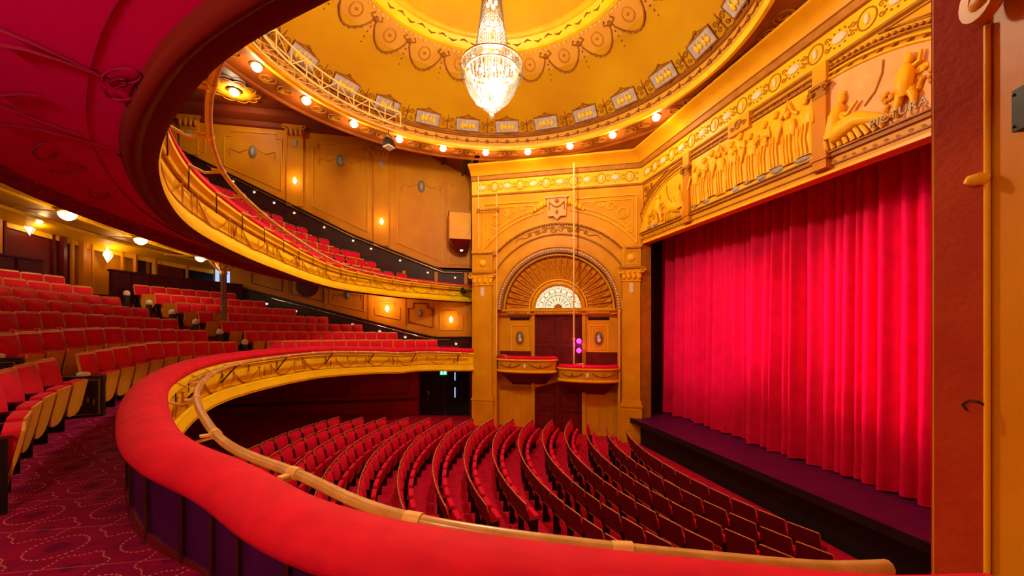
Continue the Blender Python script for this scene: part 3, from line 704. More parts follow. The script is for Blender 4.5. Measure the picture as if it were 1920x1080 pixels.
# small header pilasters and lunettes
for s_ in (-1, 1):
    hp = empty('header_pilaster'); hp.parent = pw; hp.location = (s_*2.19, 0, 0)
    mb = MB(); mb.box(-0.15, 0.15, -0.12, 0.02, 3.25, 4.72); mb.box(-0.18, 0.18, -0.15, 0.02, 3.42, 3.52); mb.box(-0.18, 0.18, -0.15, 0.02, 3.22, 3.28); mb.build('shaft', 'gold_dim', hp)
    mb = MB(); mb.box(-0.19, 0.19, -0.18, 0.02, 4.92, 4.98); mb.box(-0.15, 0.15, -0.13, 0.02, 4.72, 4.92)
    spiral(mb, -0.15, 4.86, 0.07, -0.17, 1.4, 0.025, -1); spiral(mb, 0.15, 4.86, 0.07, -0.17, 1.4, 0.025); mb.build('capital', 'gold_line', hp, 50)
    mb = MB(); mb.box(-0.15, 0.15, -0.12, 0.02, 4.98, 5.42); mb.build('impost_block', 'gold', hp)
    ln = empty('lunette'); ln.parent = pw; ln.location = (s_*2.34, 0, 3.54)
    if s_ < 0: ln.scale = (-1, 1, 1)
    hw, H = 2.62, 1.46                                  # half arch: crown at the pilaster, springing at the corner
    def LA(t_, k=1.0): a = t_*PI/2; return (hw*(1+(k-1)*0.6)*math.cos(a), H*k*math.sin(a))
    mb = MB(); mb.prism([(0, 0)]+[LA(i/20) for i in range(21)], -0.03, 0.02); mb.build('lunette_ground', 'stone_pink' if s_ > 0 else 'gold_bright', ln)
    for kk, rad, m_ in ((1.02, 0.028, 'gold_bright'), (1.10, 0.026, 'gold_bright'), (1.16, 0.026, 'gold_line')):
        mb = MB(); mb.tube([(LA(i/24, kk)[0], -0.04, LA(i/24, kk)[1]) for i in range(25)], rad, 6); mb.build('lunette_moulding', m_, ln, 50)
    mb = MB()
    for i in range(16): x, z = LA((i+0.5)/16, 1.06); mb.ball((x, -0.045, z), 0.034, nu=6, nv=4)
    for i in range(40): x, z = LA((i+0.5)/40, 1.20); mb.box(x-0.022, x+0.022, -0.07, 0.0, z-0.022, z+0.022)
    mb.build('lunette_beads', 'gold_line', ln, 60, kind='stuff')
    fig = empty('figure_group'); fig.parent = ln; fig.location = (0.98, 0, 0.02); fig.scale = (1.0, 1, 1.25)
    # seated figure with outstretched legs, cherub and flowers
    mb = MB(); d = s_
    mb.tube([(-0.86,-0.08,0.16),(-0.84,-0.10,0.30),(-0.78,-0.11,0.46),(-0.72,-0.09,0.60),(-0.70,-0.09,0.65)], [0.17,0.13,0.14,0.11,0.045], 10); mb.ball((-0.69,-0.09,0.72), 0.075,0.06,0.09)
    mb.tube([(-0.86,-0.10,0.17),(-0.62,-0.12,0.24),(-0.38,-0.13,0.28),(-0.12,-0.10,0.19),(0.08,-0.08,0.11),(0.18,-0.08,0.10)], [0.13,0.15,0.12,0.085,0.05,0.02], 9); mb.tube([(-0.72,-0.12,0.52),(-0.60,-0.14,0.36),(-0.50,-0.15,0.30)], [0.05,0.045,0.03], 7)
    mb.tube([(-0.78,-0.10,0.52),(-0.55,-0.12,0.42),(-0.38,-0.11,0.56)], [0.045,0.038,0.03], 6); mb.ball((-0.69,-0.06,0.80), 0.07,0.05,0.05)
    for q in range(9): mb.tube([(-0.97+0.10*q,-0.10,0.30-0.015*q),(-0.99+0.115*q,-0.11,0.15),(-1.0+0.13*q,-0.07,0.0)], [0.03,0.05,0.045], 6)
    mb.build('reclining_figure', 'gold_bright', fig, 60)
    mb = MB(); mb.tube([(0.38,-0.09,0.30),(0.39,-0.12,0.40),(0.41,-0.11,0.54),(0.42,-0.09,0.66),(0.43,-0.09,0.70)], [0.10,0.12,0.12,0.10,0.04], 10); mb.ball((0.56,-0.04,0.58), 0.13,0.03,0.07,8,5); mb.ball((0.28,-0.04,0.60), 0.10,0.03,0.06,8,5); mb.ball((0.44,-0.09,0.77), 0.075,0.065,0.08)
    mb.tube([(0.34,-0.09,0.38),(0.28,-0.11,0.20),(0.24,-0.08,0.05)], [0.08,0.06,0.04], 7); mb.tube([(0.43,-0.09,0.38),(0.52,-0.11,0.24),(0.50,-0.08,0.08)], [0.08,0.06,0.04], 7)
    mb.tube([(0.48,-0.09,0.64),(0.60,-0.10,0.66),(0.62,-0.09,0.80)], [0.04,0.035,0.025], 6); mb.tube([(0.37,-0.09,0.62),(0.26,-0.10,0.52)], [0.04,0.03], 6)
    mb.build('cherub', 'gold_bright', fig, 60)
    mb = MB(); rr = random.Random(3+s_)
    for q in range(80):
        x = rr.uniform(0.02, 1.15); z = 0.30+0.14*math.sin(x*3)+rr.uniform(-0.14, 0.14)
        mb.ball((x, -0.05, z), rr.uniform(0.025, 0.05), nu=6, nv=4)
    mb.build('garland', 'gold', fig, 60)
    mb = MB(); mb.tube([(-0.30,-0.04,0.45),(-0.12,-0.04,0.58),(0.0,-0.04,0.80),(0.02,-0.04,0.98)], 0.016, 5); mb.build('palm_branch', 'gold_line', fig, 60)
    # spandrel scrolls in the corner above the half arch
    mb = MB(); spiral(mb, 2.30, 1.52, 0.15, -0.02, 1.6, 0.03, 1); spiral(mb, 1.98, 1.62, 0.09, -0.02, 1.5, 0.022, -1); mb.tube([(2.4,-0.02,1.30),(2.0,-0.02,1.48),(1.2,-0.02,1.72)], [0.03,0.02,0.01], 5); mb.build('spandrel_scroll', 'gold_line', ln, 60)
    mb = MB(); mb.tube([(2.52,-0.02,1.0),(2.52,-0.02,1.78),(0.9,-0.02,1.78)]+[(LA(t_, 1.30)[0],-0.02,LA(t_, 1.30)[1]-0.05) for t_ in (0.72, 0.6, 0.5, 0.42)], 0.015, 4, closed=True); mb.build('spandrel_frame', 'gold_line', ln)
    if s_ > 0:
        c = bpy.data.curves.new('lettering', 'FONT'); c.body = 'PICTURA'; c.size = 0.20; c.extrude = 0.012; c.align_x = 'CENTER'; c.space_character = 1.12
        c.materials.append(MATS['letter_grey'])
        t = obj('lettering', c, ln); t.location = (1.30, -0.17, 0.05); t.rotation_euler = (PI/2, 0, 0)
    else:
        for q, x in enumerate((0.4, 0.8, 1.7, 2.1)):
            mb = MB(); mb.ball((x, -0.04, 0.08), 0.16, 0.03, 0.06, 10, 5); mb.build('cloud', 'plaque_grey', ln, 60)
    mb = MB()
    for q in range(14): spiral(mb, 0.1+2.4*q/13, -0.22, 0.035, -0.02, 1.3, 0.008, 1 if q % 2 else -1, n=12)
    mb.build('running_scroll', 'gold_line', ln, 60, kind='stuff')

# ------------------------------------------------------------------ frieze, cornice along boxes and proscenium
CP = [Vector((A[0]-0.02, A[1]-0.02, 0)), Vector((*B, 0)), Vector((-B[0], B[1], 0)), Vector((-A[0], A[1], 0))]
def mitre(prof, mb):
    m = len(prof); vv = []
    for i, p in enumerate(CP):
        a = CP[i]-CP[i-1] if i > 0 else CP[1]-CP[0]; b = CP[i+1]-CP[i] if i < 3 else a
        a.normalize(); b.normalize(); na = Vector((a.y, -a.x, 0)); nb = Vector((b.y, -b.x, 0))
        n = (na+nb); n.normalize(); k = 1/max(0.3, n.dot(na))
        for d, z in prof: vv.append(p+n*(d*k)+Vector((0, 0, z)))
    return mb.add(vv, [(i*m+j, i*m+j+1, (i+1)*m+j+1, (i+1)*m+j) for i in range(3) for j in range(m-1)])
tr = empty('trim_1', label='gold frieze and coved cornice running over boxes and proscenium', cat='cornice', kind='structure')
for nm, m_, prof in (('lower_moulding', 'gold_line', [(0.0,5.36),(0.05,5.40),(0.05,5.44),(0.02,5.47)]),
                     ('frieze_band', 'gold_bright', [(0.02,5.46),(0.02,6.02)]),
                     ('dentil_band', 'gold_line', [(0.02,6.02),(0.10,6.03),(0.12,6.18),(0.16,6.20)]),
                     ('cornice_cove', 'gold', [(0.16,6.20),(0.20,6.30),(0.34,6.42),(0.52,6.48),(0.56,6.50),(0.56,6.56),(0.48,6.62)])):
    mb = MB(); mitre(prof, mb); mb.build(nm, m_, tr, 40)
def frieze_ornament(me_w, me_o, seg_a, seg_b, n, inset):
    d = (seg_b-seg_a); L = d.length; u = d.normalized(); M = frame_matrix((seg_a.x, seg_a.y), (u.x, u.y))
    for i in range(n):
        x = inset+(L-2*inset)*i/(n-1)
        me = me_w if i % 2 == 0 else me_o
        obj('oval_cabochon' if i % 2 == 0 else 'wreath_cabochon', me, tr, mw=M @ Matrix.Translation((x, -0.03, 5.74)))
def cabochon(white):
    mb = MB()
    if white: mb.ball((0,0,0), 0.15,0.05,0.10,14,6)
    else: mb.ball((0,0,0), 0.05,0.04,0.11,10,6)
    return mb
mw_ = cabochon(True).mesh('oval_cabochon', 'white_enamel', 60); mo_ = cabochon(False).mesh('wreath_cabochon', 'white_enamel', 60)
segs = [(CP[0], CP[1], 12, 0.45), (CP[1], CP[2], 19, 0.42)]
for a_, b_, n_, ins in segs: frieze_ornament(mw_, mo_, a_, b_, n_, ins)
def wreath(white):
    mb = MB()
    if white:
        for i in range(12): a = 2*PI*i/12; mb.ball((0.21*math.cos(a), 0, 0.16*math.sin(a)), 0.022, nu=5, nv=4)
    else:
        mb.tube([(0.17*math.cos(2*PI*i/18), 0, 0.19*math.sin(2*PI*i/18)) for i in range(18)], 0.016, 5, closed=True)
        for s_ in (-1, 1):
            spiral(mb, s_*0.25, 0.09, 0.06, 0, 1.3, 0.014, s_, n=12); spiral(mb, s_*0.25, -0.09, 0.06, 0, 1.3, 0.014, -s_, n=12)
    return mb.mesh('wreath', 'gold_line', 60)
wa, wb = wreath(True), wreath(False)
for a_, b_, n_, ins in segs:
    d = b_-a_; L = d.length; u = d.normalized(); M = frame_matrix((a_.x, a_.y), (u.x, u.y))
    for i in range(n_):
        obj('bead_ring' if i % 2 == 0 else 'wreath', wa if i % 2 == 0 else wb, tr, mw=M @ Matrix.Translation((ins+(L-2*ins)*i/(n_-1), -0.025, 5.74)))
# ------------------------------------------------------------------ dome ceiling
DC = Vector((0, 1.45, 0)); ZC = 6.60
cl = empty('ceiling', (DC.x, DC.y, 0), label='great gold saucer dome with rim frieze, plaques and garlands', cat='ceiling', kind='structure')
NS = 96
def outer_r(a):
    dx, dy = math.cos(a), math.sin(a); p = DC
    if dy*7.5+p.y < A[1]: return 6.85 if True else 0
    best = 30.0
    for q, r in ((CP[0], CP[1]), (CP[1], CP[2]), (CP[2], CP[3])):
        ex, ey = r.x-q.x, r.y-q.y; det = dx*(-ey)-dy*(-ex)
        if abs(det) < 1e-9: continue
        bx, by = q.x-p.x, q.y-p.y
        t = (bx*(-ey)-by*(-ex))/det; u = (dx*by-dy*bx)/det
        if t > 0 and -0.05 <= u <= 1.05: best = min(best, t)
    return best if best < 20 else 6.85
mb = MB()
def soff(i, j):
    a = 2*PI*i/(NS*2); r = 5.78 if j == 0 else outer_r(a); return (r*math.cos(a), r*math.sin(a), ZC)
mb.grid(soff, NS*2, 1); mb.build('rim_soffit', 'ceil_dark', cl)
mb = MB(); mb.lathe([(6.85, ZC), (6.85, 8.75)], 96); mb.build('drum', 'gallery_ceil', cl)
mb = MB(); mb.lathe([(6.78, ZC-0.01), (6.83, ZC-0.05), (6.90, ZC-0.05), (6.92, ZC+0.06), (6.86, ZC+0.1)], 96); mb.build('outer_bead', 'ceil_dark', cl, 60)
mb = MB(); mb.lathe([(5.86, ZC-0.02), (5.84, ZC-0.09), (5.74, ZC-0.10), (5.70, ZC-0.03), (5.70, ZC+0.04)], 120); mb.build('rim_bead', 'gold_bright', cl, 60)
mb = MB(); mb.lathe([(5.70, ZC+0.03), (5.68, ZC+0.30)], 120); mb.build('rim_frieze', 'dome_band', cl, 60)
mb = MB(); mb.lathe([(5.68, ZC+0.30), (5.63, ZC+0.31), (5.62, ZC+0.36), (5.66, ZC+0.40), (5.64, ZC+0.46)], 120); mb.build('rim_moulding', 'dome_line', cl, 60)
# saucer
def saucer(r):
    t = (5.64-r)/(5.64-3.62); return 7.04+1.62*math.sin(t*PI/2*0.78)/math.sin(PI/2*0.78)
NR = 14
mb = MB(); mb.lathe([(5.64-(5.64-3.62)*i/NR, saucer(5.64-(5.64-3.62)*i/NR)) for i in range(NR+1)], 96); mb.build('saucer', 'dome', cl, 80)
mb = MB(); mb.lathe([(3.64, 8.65), (3.62, 8.60), (3.50, 8.60), (3.47, 8.66)], 96); mb.build('oculus_bead', 'gold_bright', cl, 60)
mb = MB(); mb.lathe([(3.47, 8.66), (3.30, 8.84)], 96); mb.build('oculus_frieze', 'gold_bright', cl, 60)
mb = MB(); mb.lathe([(3.30, 8.84), (3.26, 8.80), (3.16, 8.84), (3.14, 8.95)], 96); mb.build('oculus_moulding', 'gold', cl, 60)
mb = MB(); mb.lathe([(3.14, 8.95), (2.9, 9.15), (2.4, 9.42), (1.6, 9.68), (0.8, 9.80), (0.0, 9.83)], 64); mb.build('inner_dome', 'dome', cl, 80)
def polar(a, r, z=None): return Vector((r*math.cos(a), r*math.sin(a), saucer(r) if z is None else z))
def on_dome(a, r, dz=0.0):
    """matrix on the dome: x tangential, y into the plaster, z up the slope"""
    p = polar(a, r); q = polar(a, r-0.05); up = (q-p).normalized(); tg = Vector((math.sin(a), -math.cos(a), 0)); nn = up.cross(tg)*1.0
    if nn.z < 0: nn = -nn
    y = nn; x = y.cross(up)
    return Matrix(((x.x, y.x, up.x, p.x), (x.y, y.y, up.y, p.y), (x.z, y.z, up.z, p.z), (0, 0, 0, 1)))
# plaques
pl = MB(); pl.box(-0.40, 0.40, -0.035, 0.03, -0.20, 0.20); pl = pl.mesh('plaque_ground', 'plaque_grey')
pf = MB(); pf.tube([(-0.41,-0.03,-0.21),(0.41,-0.03,-0.21),(0.41,-0.03,0.21),(-0.41,-0.03,0.21)], 0.03, 4, closed=True); pf = pf.mesh('plaque_frame', 'dome_line')
pr = MB()
for x, hh, ww in ((-0.2, 0.11, 0.06), (-0.07, 0.08, 0.07), (0.08, 0.10, 0.05), (0.2, 0.09, 0.07)):
    pr.ball((x,-0.05,-0.03), ww, 0.03, hh, 8, 5); pr.ball((x+0.01,-0.05,0.09), 0.03, 0.03, 0.035, 6, 4)
pr = pr.mesh('plaque_relief', 'gold_bright', 60)
pc = MB(); pc.ball((0,-0.02,0.31), 0.05,0.04,0.05,8,5); pc.tube([(-0.30,-0.02,0.23),(-0.1,-0.02,0.27),(0,-0.02,0.34),(0.1,-0.02,0.27),(0.30,-0.02,0.23)], 0.018, 4); pc.tube([(-0.12,-0.02,-0.24),(0,-0.02,-0.30),(0.12,-0.02,-0.24)], 0.02, 4); pc = pc.mesh('plaque_crest', 'dome_line', 60)
def scroll_mesh():
    mb = MB()
    for s_ in (-1, 1):
        spiral(mb, s_*0.14, 0.07, 0.09, -0.01, 1.4, 0.02, s_, n=16); spiral(mb, s_*0.15, -0.11, 0.07, -0.01, 1.4, 0.016, -s_, n=14); spiral(mb, s_*0.30, -0.02, 0.06, -0.01, 1.3, 0.014, s_, n=12)
    mb.tube([(0,-0.01,-0.24),(0,-0.01,0.26)], [0.03,0.012], 5); mb.ball((0,-0.02,0.05), 0.05,0.04,0.07,8,5); mb.tube([(-0.36,-0.01,-0.2),(-0.2,-0.01,-0.26),(0,-0.01,-0.2),(0.2,-0.01,-0.26),(0.36,-0.01,-0.2)], 0.013, 4)
    return mb.mesh('scroll_ornament', 'dome_line', 60)
sm = scroll_mesh()
A0 = math.radians(180.0)                               # a plaque sits here; 24 round the dome
for i in range(24):
    a = A0+2*PI*i/24
    p = empty('plaque'); p.parent = cl; p.matrix_local = on_dome(a, 5.47) @ Matrix.Translation((0, -0.01, 0.02))
    for nm, me in (('plaque_ground', pl), ('plaque_frame', pf), ('plaque_relief', pr), ('plaque_crest', pc)): obj(nm, me, p)
    o = obj('scroll_ornament', sm, cl, mw=on_dome(a+PI/24, 5.46))
# rim frieze swags and heads
def rim_mesh(kind_):
    mb = MB()
    if kind_ == 0: mb.ball((0,0,0.0), 0.05,0.03,0.06,8,5); mb.tube([(-0.07,0,-0.06),(0.07,0,-0.06)], 0.02, 4)
    else: mb.tube([(0,0,-0.06),(0,0,0.07)], [0.03,0.015], 5)
    return mb.mesh('rim_boss' if kind_ == 0 else 'rim_drop', 'dome_line', 60)
rm = [rim_mesh(0), rim_mesh(1)]
for i in range(96):
    a = 2*PI*i/96; tg = (math.sin(a), -math.cos(a)); M = frame_matrix((5.67*math.cos(a), 5.67*math.sin(a)), tg)
    obj('rim_boss' if i % 2 == 0 else 'rim_drop', rm[i % 2], cl, mw=M @ Matrix.Translation((0, 0, ZC+0.18)))
mb = MB()
for i in range(96):
    a = 2*PI*i/96; mb.tube([polar(a+2*PI/96*k/6, 5.665, ZC+0.20-0.07*math.sin(PI*k/6)) for k in range(7)], 0.014, 4)
mb.build('rim_swags', 'dome_line', cl, 60, kind='stuff')
# leaf ornament of the oculus frieze
mb = MB()
for i in range(64):
    a = 2*PI*i/64; c_ = Vector((3.385*math.cos(a), 3.385*math.sin(a), 8.74)); tg = Vector((math.sin(a), -math.cos(a), 0)); up = Vector((-math.cos(a), -math.sin(a), 1)).normalized()
    s_ = 1 if i % 2 else -1
    mb.tube([c_-tg*0.13, c_+up*0.05*s_, c_+tg*0.13], [0.008, 0.03, 0.008], 4)
mb.build('oculus_leaves', 'dome_line', cl, 60, kind='stuff')
mb = MB()
for i in range(150):
    a = 2*PI*i/150; mb.ball((3.70*math.cos(a), 3.70*math.sin(a), saucer(3.70)-0.02), 0.045, nu=5, nv=3)
mb.build('pearl_ring', 'stone_pink', cl, 60, kind='stuff')
mb = MB(); mb.lathe([(3.66, saucer(3.66)-0.015), (4.28, saucer(4.28)-0.012)], 96); mb.build('garland_band', 'dome_band', cl, 80)
# garland loops round the oculus
def loop_meshes():
    g = MB(); n = 18; da = 2*PI/22
    pts = []
    for k in range(n+1):
        t = k/n; a = (t-0.5)*da*0.98; r = 3.82+0.62*math.sin(PI*t)**0.6
        pts.append(polar(a, r)+Vector((0, 0, -0.025)))
    g.tube(pts, 0.032, 5)
    for k in range(1, n): 
        if k % 2: g.ball(pts[k]+Vector((0,0,-0.02)), 0.034, nu=5, nv=3)
    m = MB(); r0 = 4.02
    m.tube([polar(0.17/r0*math.cos(2*PI*k/16), r0+0.17*math.sin(2*PI*k/16))+Vector((0,0,-0.03)) for k in range(16)], 0.028, 5, closed=True)
    m.ball(polar(0, r0)+Vector((0,0,-0.03)), 0.06, 0.06, 0.03, 8, 4)
    d = MB()
    for k in range(4): d.ball(polar(da/2, 4.12+0.13*k)+Vector((0,0,-0.02)), 0.035-0.004*k, nu=6, nv=4)
    d.ball(polar(da/2, 3.9)+Vector((0,0,-0.04)), 0.10, 0.10, 0.05, 8, 4)
    for s_ in (-1, 1): d.tube([polar(da/2, 3.95)+Vector((0,0,-0.03)), polar(da/2+s_*0.05, 3.85)+Vector((0,0,-0.03)), polar(da/2+s_*0.03, 3.76)+Vector((0,0,-0.03))], 0.03, 5)
    return g.mesh('garland_loop', 'dome_line', 60), m.mesh('garland_medallion', 'gold_line', 60), d.mesh('garland_drop', 'dome_line', 60)
gl = loop_meshes()
for i in range(22):
    for nm, me in zip(('garland_loop', 'garland_medallion', 'garland_drop'), gl):
        o = obj(nm, me, cl); o.rotation_euler = (0, 0, 2*PI*i/22+0.1)
# painted scrollwork between rim lamps (low relief)
def rim_scroll():
    mb = MB()
    for s_ in (-1, 1): 
        for q in range(2):
            pts = []
            for k in range(15):
                t = k/14; r = 0.26*(1-0.7*t); an = 2.6*PI*t
                pts.append((s_*(0.3-r*math.cos(an)*0.9), (1 if q else -1)*r*math.sin(an)*0.9, -0.01))
            mb.tube(pts, 0.016, 4)
    return mb.mesh('soffit_scroll', 'gold_line', 60)
rs = rim_scroll()
LA0 = math.radians(113.0)                              # first lamp angle; lamps sit 15 degrees apart
for i in range(24):
    a = LA0+PI/24+2*PI*i/24
    o = obj('soffit_scroll', rs, cl, mw=Matrix.Translation((6.3*math.cos(a), 6.3*math.sin(a), ZC)) @ Matrix.Rotation(a+PI/2, 4, 'Z'))

# ------------------------------------------------------------------ lamps
def bowl_lamp(name, loc, r, label, energy, group, mglass='lamp_glass', rosette=False, cat='lamp'):
    t = empty(name, loc, label=label, cat=cat, group=group)
    mb = MB(); mb.lathe([(0, 0), (r*1.25, 0), (r*1.3, -r*0.18), (r*1.05, -r*0.30), (0, -r*0.30)], 16); mb.build('canopy', 'brass', t, 50)
    mb = MB(); mb.lathe([(r, -r*0.28), (r*0.95, -r*0.62), (r*0.72, -r*0.98), (r*0.36, -r*1.22), (0.0, -r*1.3)], 16); mb.build('glass_bowl', mglass, t, 60)
    for k in range(4):
        a = PI*k/2+0.4; mb = MB(); mb.tube([(q*r*1.02*math.cos(a), q*r*1.02*math.sin(a), z*r) for q, z in ((1, -0.28), (0.96, -0.62), (0.73, -1.0), (0.37, -1.24), (0, -1.32))], r*0.035, 4); mb.build('rib', 'brass', t)
    if rosette:
        mb = MB()
        for k in range(10):
            a = 2*PI*k/10; mb.ball((0.5*math.cos(a), 0.5*math.sin(a), 0.0), 0.24, 0.24, 0.05, 8, 4)
            mb.tube([(0.62*math.cos(a)+0.2*math.cos(2*PI*j/10), 0.62*math.sin(a)+0.2*math.sin(2*PI*j/10), -0.03) for j in range(10)], 0.02, 4, closed=True)
        mb.build('rosette', 'gold_dim', t, 60)
    light(name+'_light', 'POINT', (0, 0, -r*1.3-0.12), energy, WARM, parent=t, size=r)
    return t
for i in range(24):
    a = LA0+2*PI*i/24
    if 21 <= i: continue                                # none over the proscenium, where the soffit narrows
    p = Vector((6.12*math.cos(a), 1.45+6.12*math.sin(a), ZC))
    lb = 'glass bowl lamp under dome rim, %s from the proscenium going towards the gallery' % ORD[i]
    bowl_lamp('rim_lamp', p, 0.13, lb, RIM_W, 'bowl lamps under the dome rim')

# chandelier
def chandelier():
    t = empty('chandelier', (0, 1.45, 4.7), label='crystal chandelier with long beaded tent hanging from the dome centre', cat='chandelier')
    def strands(name, prof, n, rad, beads, jit=0.0):
        mb = MB(); P = [Vector((r, 0, z-4.7)) for r, z in prof]; L = [0]
        for a_, b_ in zip(P, P[1:]): L.append(L[-1]+(b_-a_).length)
        def pt(s):
            for k in range(len(P)-1):
                if s <= L[k+1]+1e-9: return P[k].lerp(P[k+1], (s-L[k])/(L[k+1]-L[k]))
            return P[-1]
        m = beads*2
        for i in range(n):
            a = 2*PI*(i+(0.5 if jit else 0))/n; c_, s_ = math.cos(a), math.sin(a); pts = []; rr = []
            for k in range(m+1):
                q = pt(L[-1]*k/m); pts.append((q.x*c_, q.x*s_, q.z)); rr.append(rad if k % 2 else rad*0.35)
            mb.tube(pts, rr, 4)
        mb.build(name, 'crystal', t, kind='stuff')
    strands('tent_strands', [(0.10, 9.1), (0.20, 7.55), (0.28, 6.8), (0.42, 6.0)], 34, 0.020, 38)
    strands('inner_strands', [(0.38, 6.0), (0.52, 5.80), (0.50, 5.52)], 26, 0.022, 10, 1)
    strands('crown_strands', [(0.42, 6.02), (0.62, 5.98), (0.70, 5.85), (0.70, 5.62)], 54, 0.022, 9)
    strands('bowl_strands', [(0.60, 5.76), (0.60, 5.56), (0.52, 5.32), (0.38, 5.12), (0.24, 5.04)], 48, 0.024, 14)
    strands('lower_bowl_strands', [(0.26, 5.20), (0.27, 5.06), (0.20, 4.94), (0.08, 4.88)], 24, 0.022, 7)
    for nm, r, z, q in (('crown_ring', 0.68, 5.93, 0.018), ('bowl_ring', 0.60, 5.76, 0.020), ('lower_ring', 0.26, 5.20, 0.014)):
        mb = MB(); mb.tube([(r*math.cos(2*PI*k/40), r*math.sin(2*PI*k/40), z-4.7) for k in range(40)], q, 5, closed=True); mb.build(nm, 'brass', t, 60)
    mb = MB(); mb.lathe([(0.0, 0.20), (0.06, 0.22), (0.085, 0.14), (0.05, 0.08), (0.07, 0.04), (0.0, -0.02)], 10); mb.build('finial_drop', 'crystal', t)
    mb = MB(); mb.tube([(0, 0, 0.5), (0, 0, 5.2)], 0.03, 6); mb.build('stem', 'brass', t)
    bl = MB(); bl.ball((0, 0, 0), 0.035, 0.035, 0.05, 8, 5); bl = bl.mesh('bulb', 'bulb', 60)
    for r, z, n in ((0.44, 5.55, 9), (0.30, 5.30, 7), (0.10, 5.06, 4), (0.54, 5.82, 12), (0.20, 6.3, 5), (0.14, 6.8, 4), (0.10, 7.3, 4), (0.08, 7.9, 3)):
        for k in range(n):
            a = 2*PI*k/n+z; obj('bulb', bl, t, loc=(r*math.cos(a), r*math.sin(a), z-4.7))
    for z, e in ((5.42, 0.80), (5.95, 0.15), (6.9, 0.05)): light('chandelier_light', 'POINT', (0, 0, z-4.7), CHAND_W*e, (1.0, 0.82, 0.56), parent=t, size=0.25)
CHAND_DONE = chandelier()

# lighting truss on the gallery side of the dome
def truss():
    t = empty('lighting_truss', (0, 1.45, 6.5), label='curved pale metal lighting truss hung along the dome rim', cat='truss')
    a0, a1 = math.radians(206.5), math.radians(278.0); n = 12
    def P(k, r, z): a = a0+(a1-a0)*k/n; return (r*math.cos(a), r*math.sin(a), z)
    for r, z in ((5.12, 0.0), (5.50, 0.0), (5.12, 0.46), (5.50, 0.46)):
        mb = MB(); mb.tube([P(k/3, r, z) for k in range(3*n+1)], 0.025, 6); mb.build('chord', 'steel_pale', t, 60)
    for k in range(n+1):
        mb = MB(); mb.tube([P(k, 5.12, 0), P(k, 5.12, 0.46)], 0.018, 5); mb.build('post', 'steel_pale', t)
        mb = MB(); mb.tube([P(k, 5.12, 0), P(k, 5.50, 0)], 0.016, 5); mb.build('cross_bar', 'steel_pale', t)
        if k < n:
            mb = MB(); mb.tube([P(k, 5.12, 0 if k % 2 else 0.46), P(k+1, 5.12, 0.46 if k % 2 else 0)], 0.014, 5); mb.build('brace', 'steel_pale', t)
            mb = MB(); mb.tube([P(k, 5.12, 0), P(k+1, 5.50, 0)], 0.014, 5); mb.build('brace', 'steel_pale', t)
            mb = MB(); mb.tube([P(k, 5.50, 0), P(k, 5.50, 0.46)], 0.014, 5); mb.build('post', 'steel_pale', t)
    for k in (0, 7, 14):
        mb = MB(); mb.tube([P(k+0.3, 5.3, 0.46), P(k+0.3, 5.3, 1.0)], 0.012, 4); mb.build('hanger', 'iron', t)
truss()
fl = empty('floodlight', (-5.0, -1.25, 6.12), rz=math.radians(-35), label='small black floodlight hanging from the end of the truss', cat='floodlight')
mb = MB(); mb.hexa([(-0.17,-0.12,-0.16),(0.17,-0.12,-0.16),(0.17,0.16,-0.12),(-0.17,0.16,-0.12),(-0.14,-0.10,0.12),(0.14,-0.10,0.12),(0.12,0.10,0.12),(-0.12,0.10,0.12)]); mb.build('housing', 'iron_dark', fl)
mb = MB(); mb.hexa([(-0.16,-0.10,-0.20),(0.16,-0.10,-0.20),(0.16,0.13,-0.16),(-0.16,0.13,-0.16),(-0.16,-0.10,-0.165),(0.16,-0.10,-0.165),(0.16,0.13,-0.125),(-0.16,0.13,-0.125)]); mb.build('lens', 'white_enamel', fl)
mb = MB(); mb.tube([(-0.17,0,0),(-0.17,0,0.26),(0.17,0,0.26),(0.17,0,0)], 0.014, 4); mb.tube([(0,0,0.26),(0,0,0.42)], 0.014, 4); mb.build('yoke', 'iron_dark', fl)
# ------------------------------------------------------------------ side wall beyond (x = -WALLX): gallery, circle and stalls levels
SWM = frame_matrix((-WALLX, 0), (0, 1))
sw = empty('wall_left', mw=SWM, label='panelled gold side wall behind the balconies, opposite the camera', cat='wall', kind='structure')
def dado_g(y):        # top of the raking dado in the gallery
    if y < -3.16: return 3.91+(y+3.16)*(6.43-3.91)/(-8.46+3.16)
    if y < 0.71: return 3.91+(y+3.16)*(2.47-3.91)/(0.71+3.16)
    return 2.47
def dado_c(y):        # and in the dress circle
    if y < -0.28: return -0.42+(y+0.28)*(1.21+0.42)/(-6.31+0.28)
    if y < 0.38: return -0.42+(y+0.28)*(-0.57+0.42)/0.66
    return -0.57
ys = [-14+0.5*i for i in range(34)]
def strip(f0, f1, y): 
    mb = MB(); n = len(ys)
    mb.add([(q, y, f0(q)) for q in ys]+[(q, y, f1(q)) for q in ys], [(i, i+1, n+i+1, n+i) for i in range(n-1)]); return mb
strip(dado_g, lambda q: 9.2, 0.0).build('gallery_wall', 'gold_dim', sw)
strip(dado_c, lambda q: 2.6 if q > -7 else 3.9, 0.0).build('circle_wall', 'gold_dim', sw)
strip(lambda q: -4.6, lambda q: -1.6, 0.0).build('stalls_wall', 'wall_stalls_red', sw)
strip(lambda q: max(1.62, dado_g(q)-2.2), dado_g, -0.02).build('gallery_dado', 'wood_dark', sw)
strip(lambda q: dado_c(q)-1.6, dado_c, -0.02).build('circle_dado', 'wood_dark', sw)
for f, m_ in ((dado_g, 'wood_dark'), (dado_c, 'wood_dark')):
    mb = MB(); mb.tube([(q, -0.05, f(q)) for q in [-11+0.25*i for i in range(53)]], 0.035, 6); mb.build('dado_cap', m_, sw, 50)
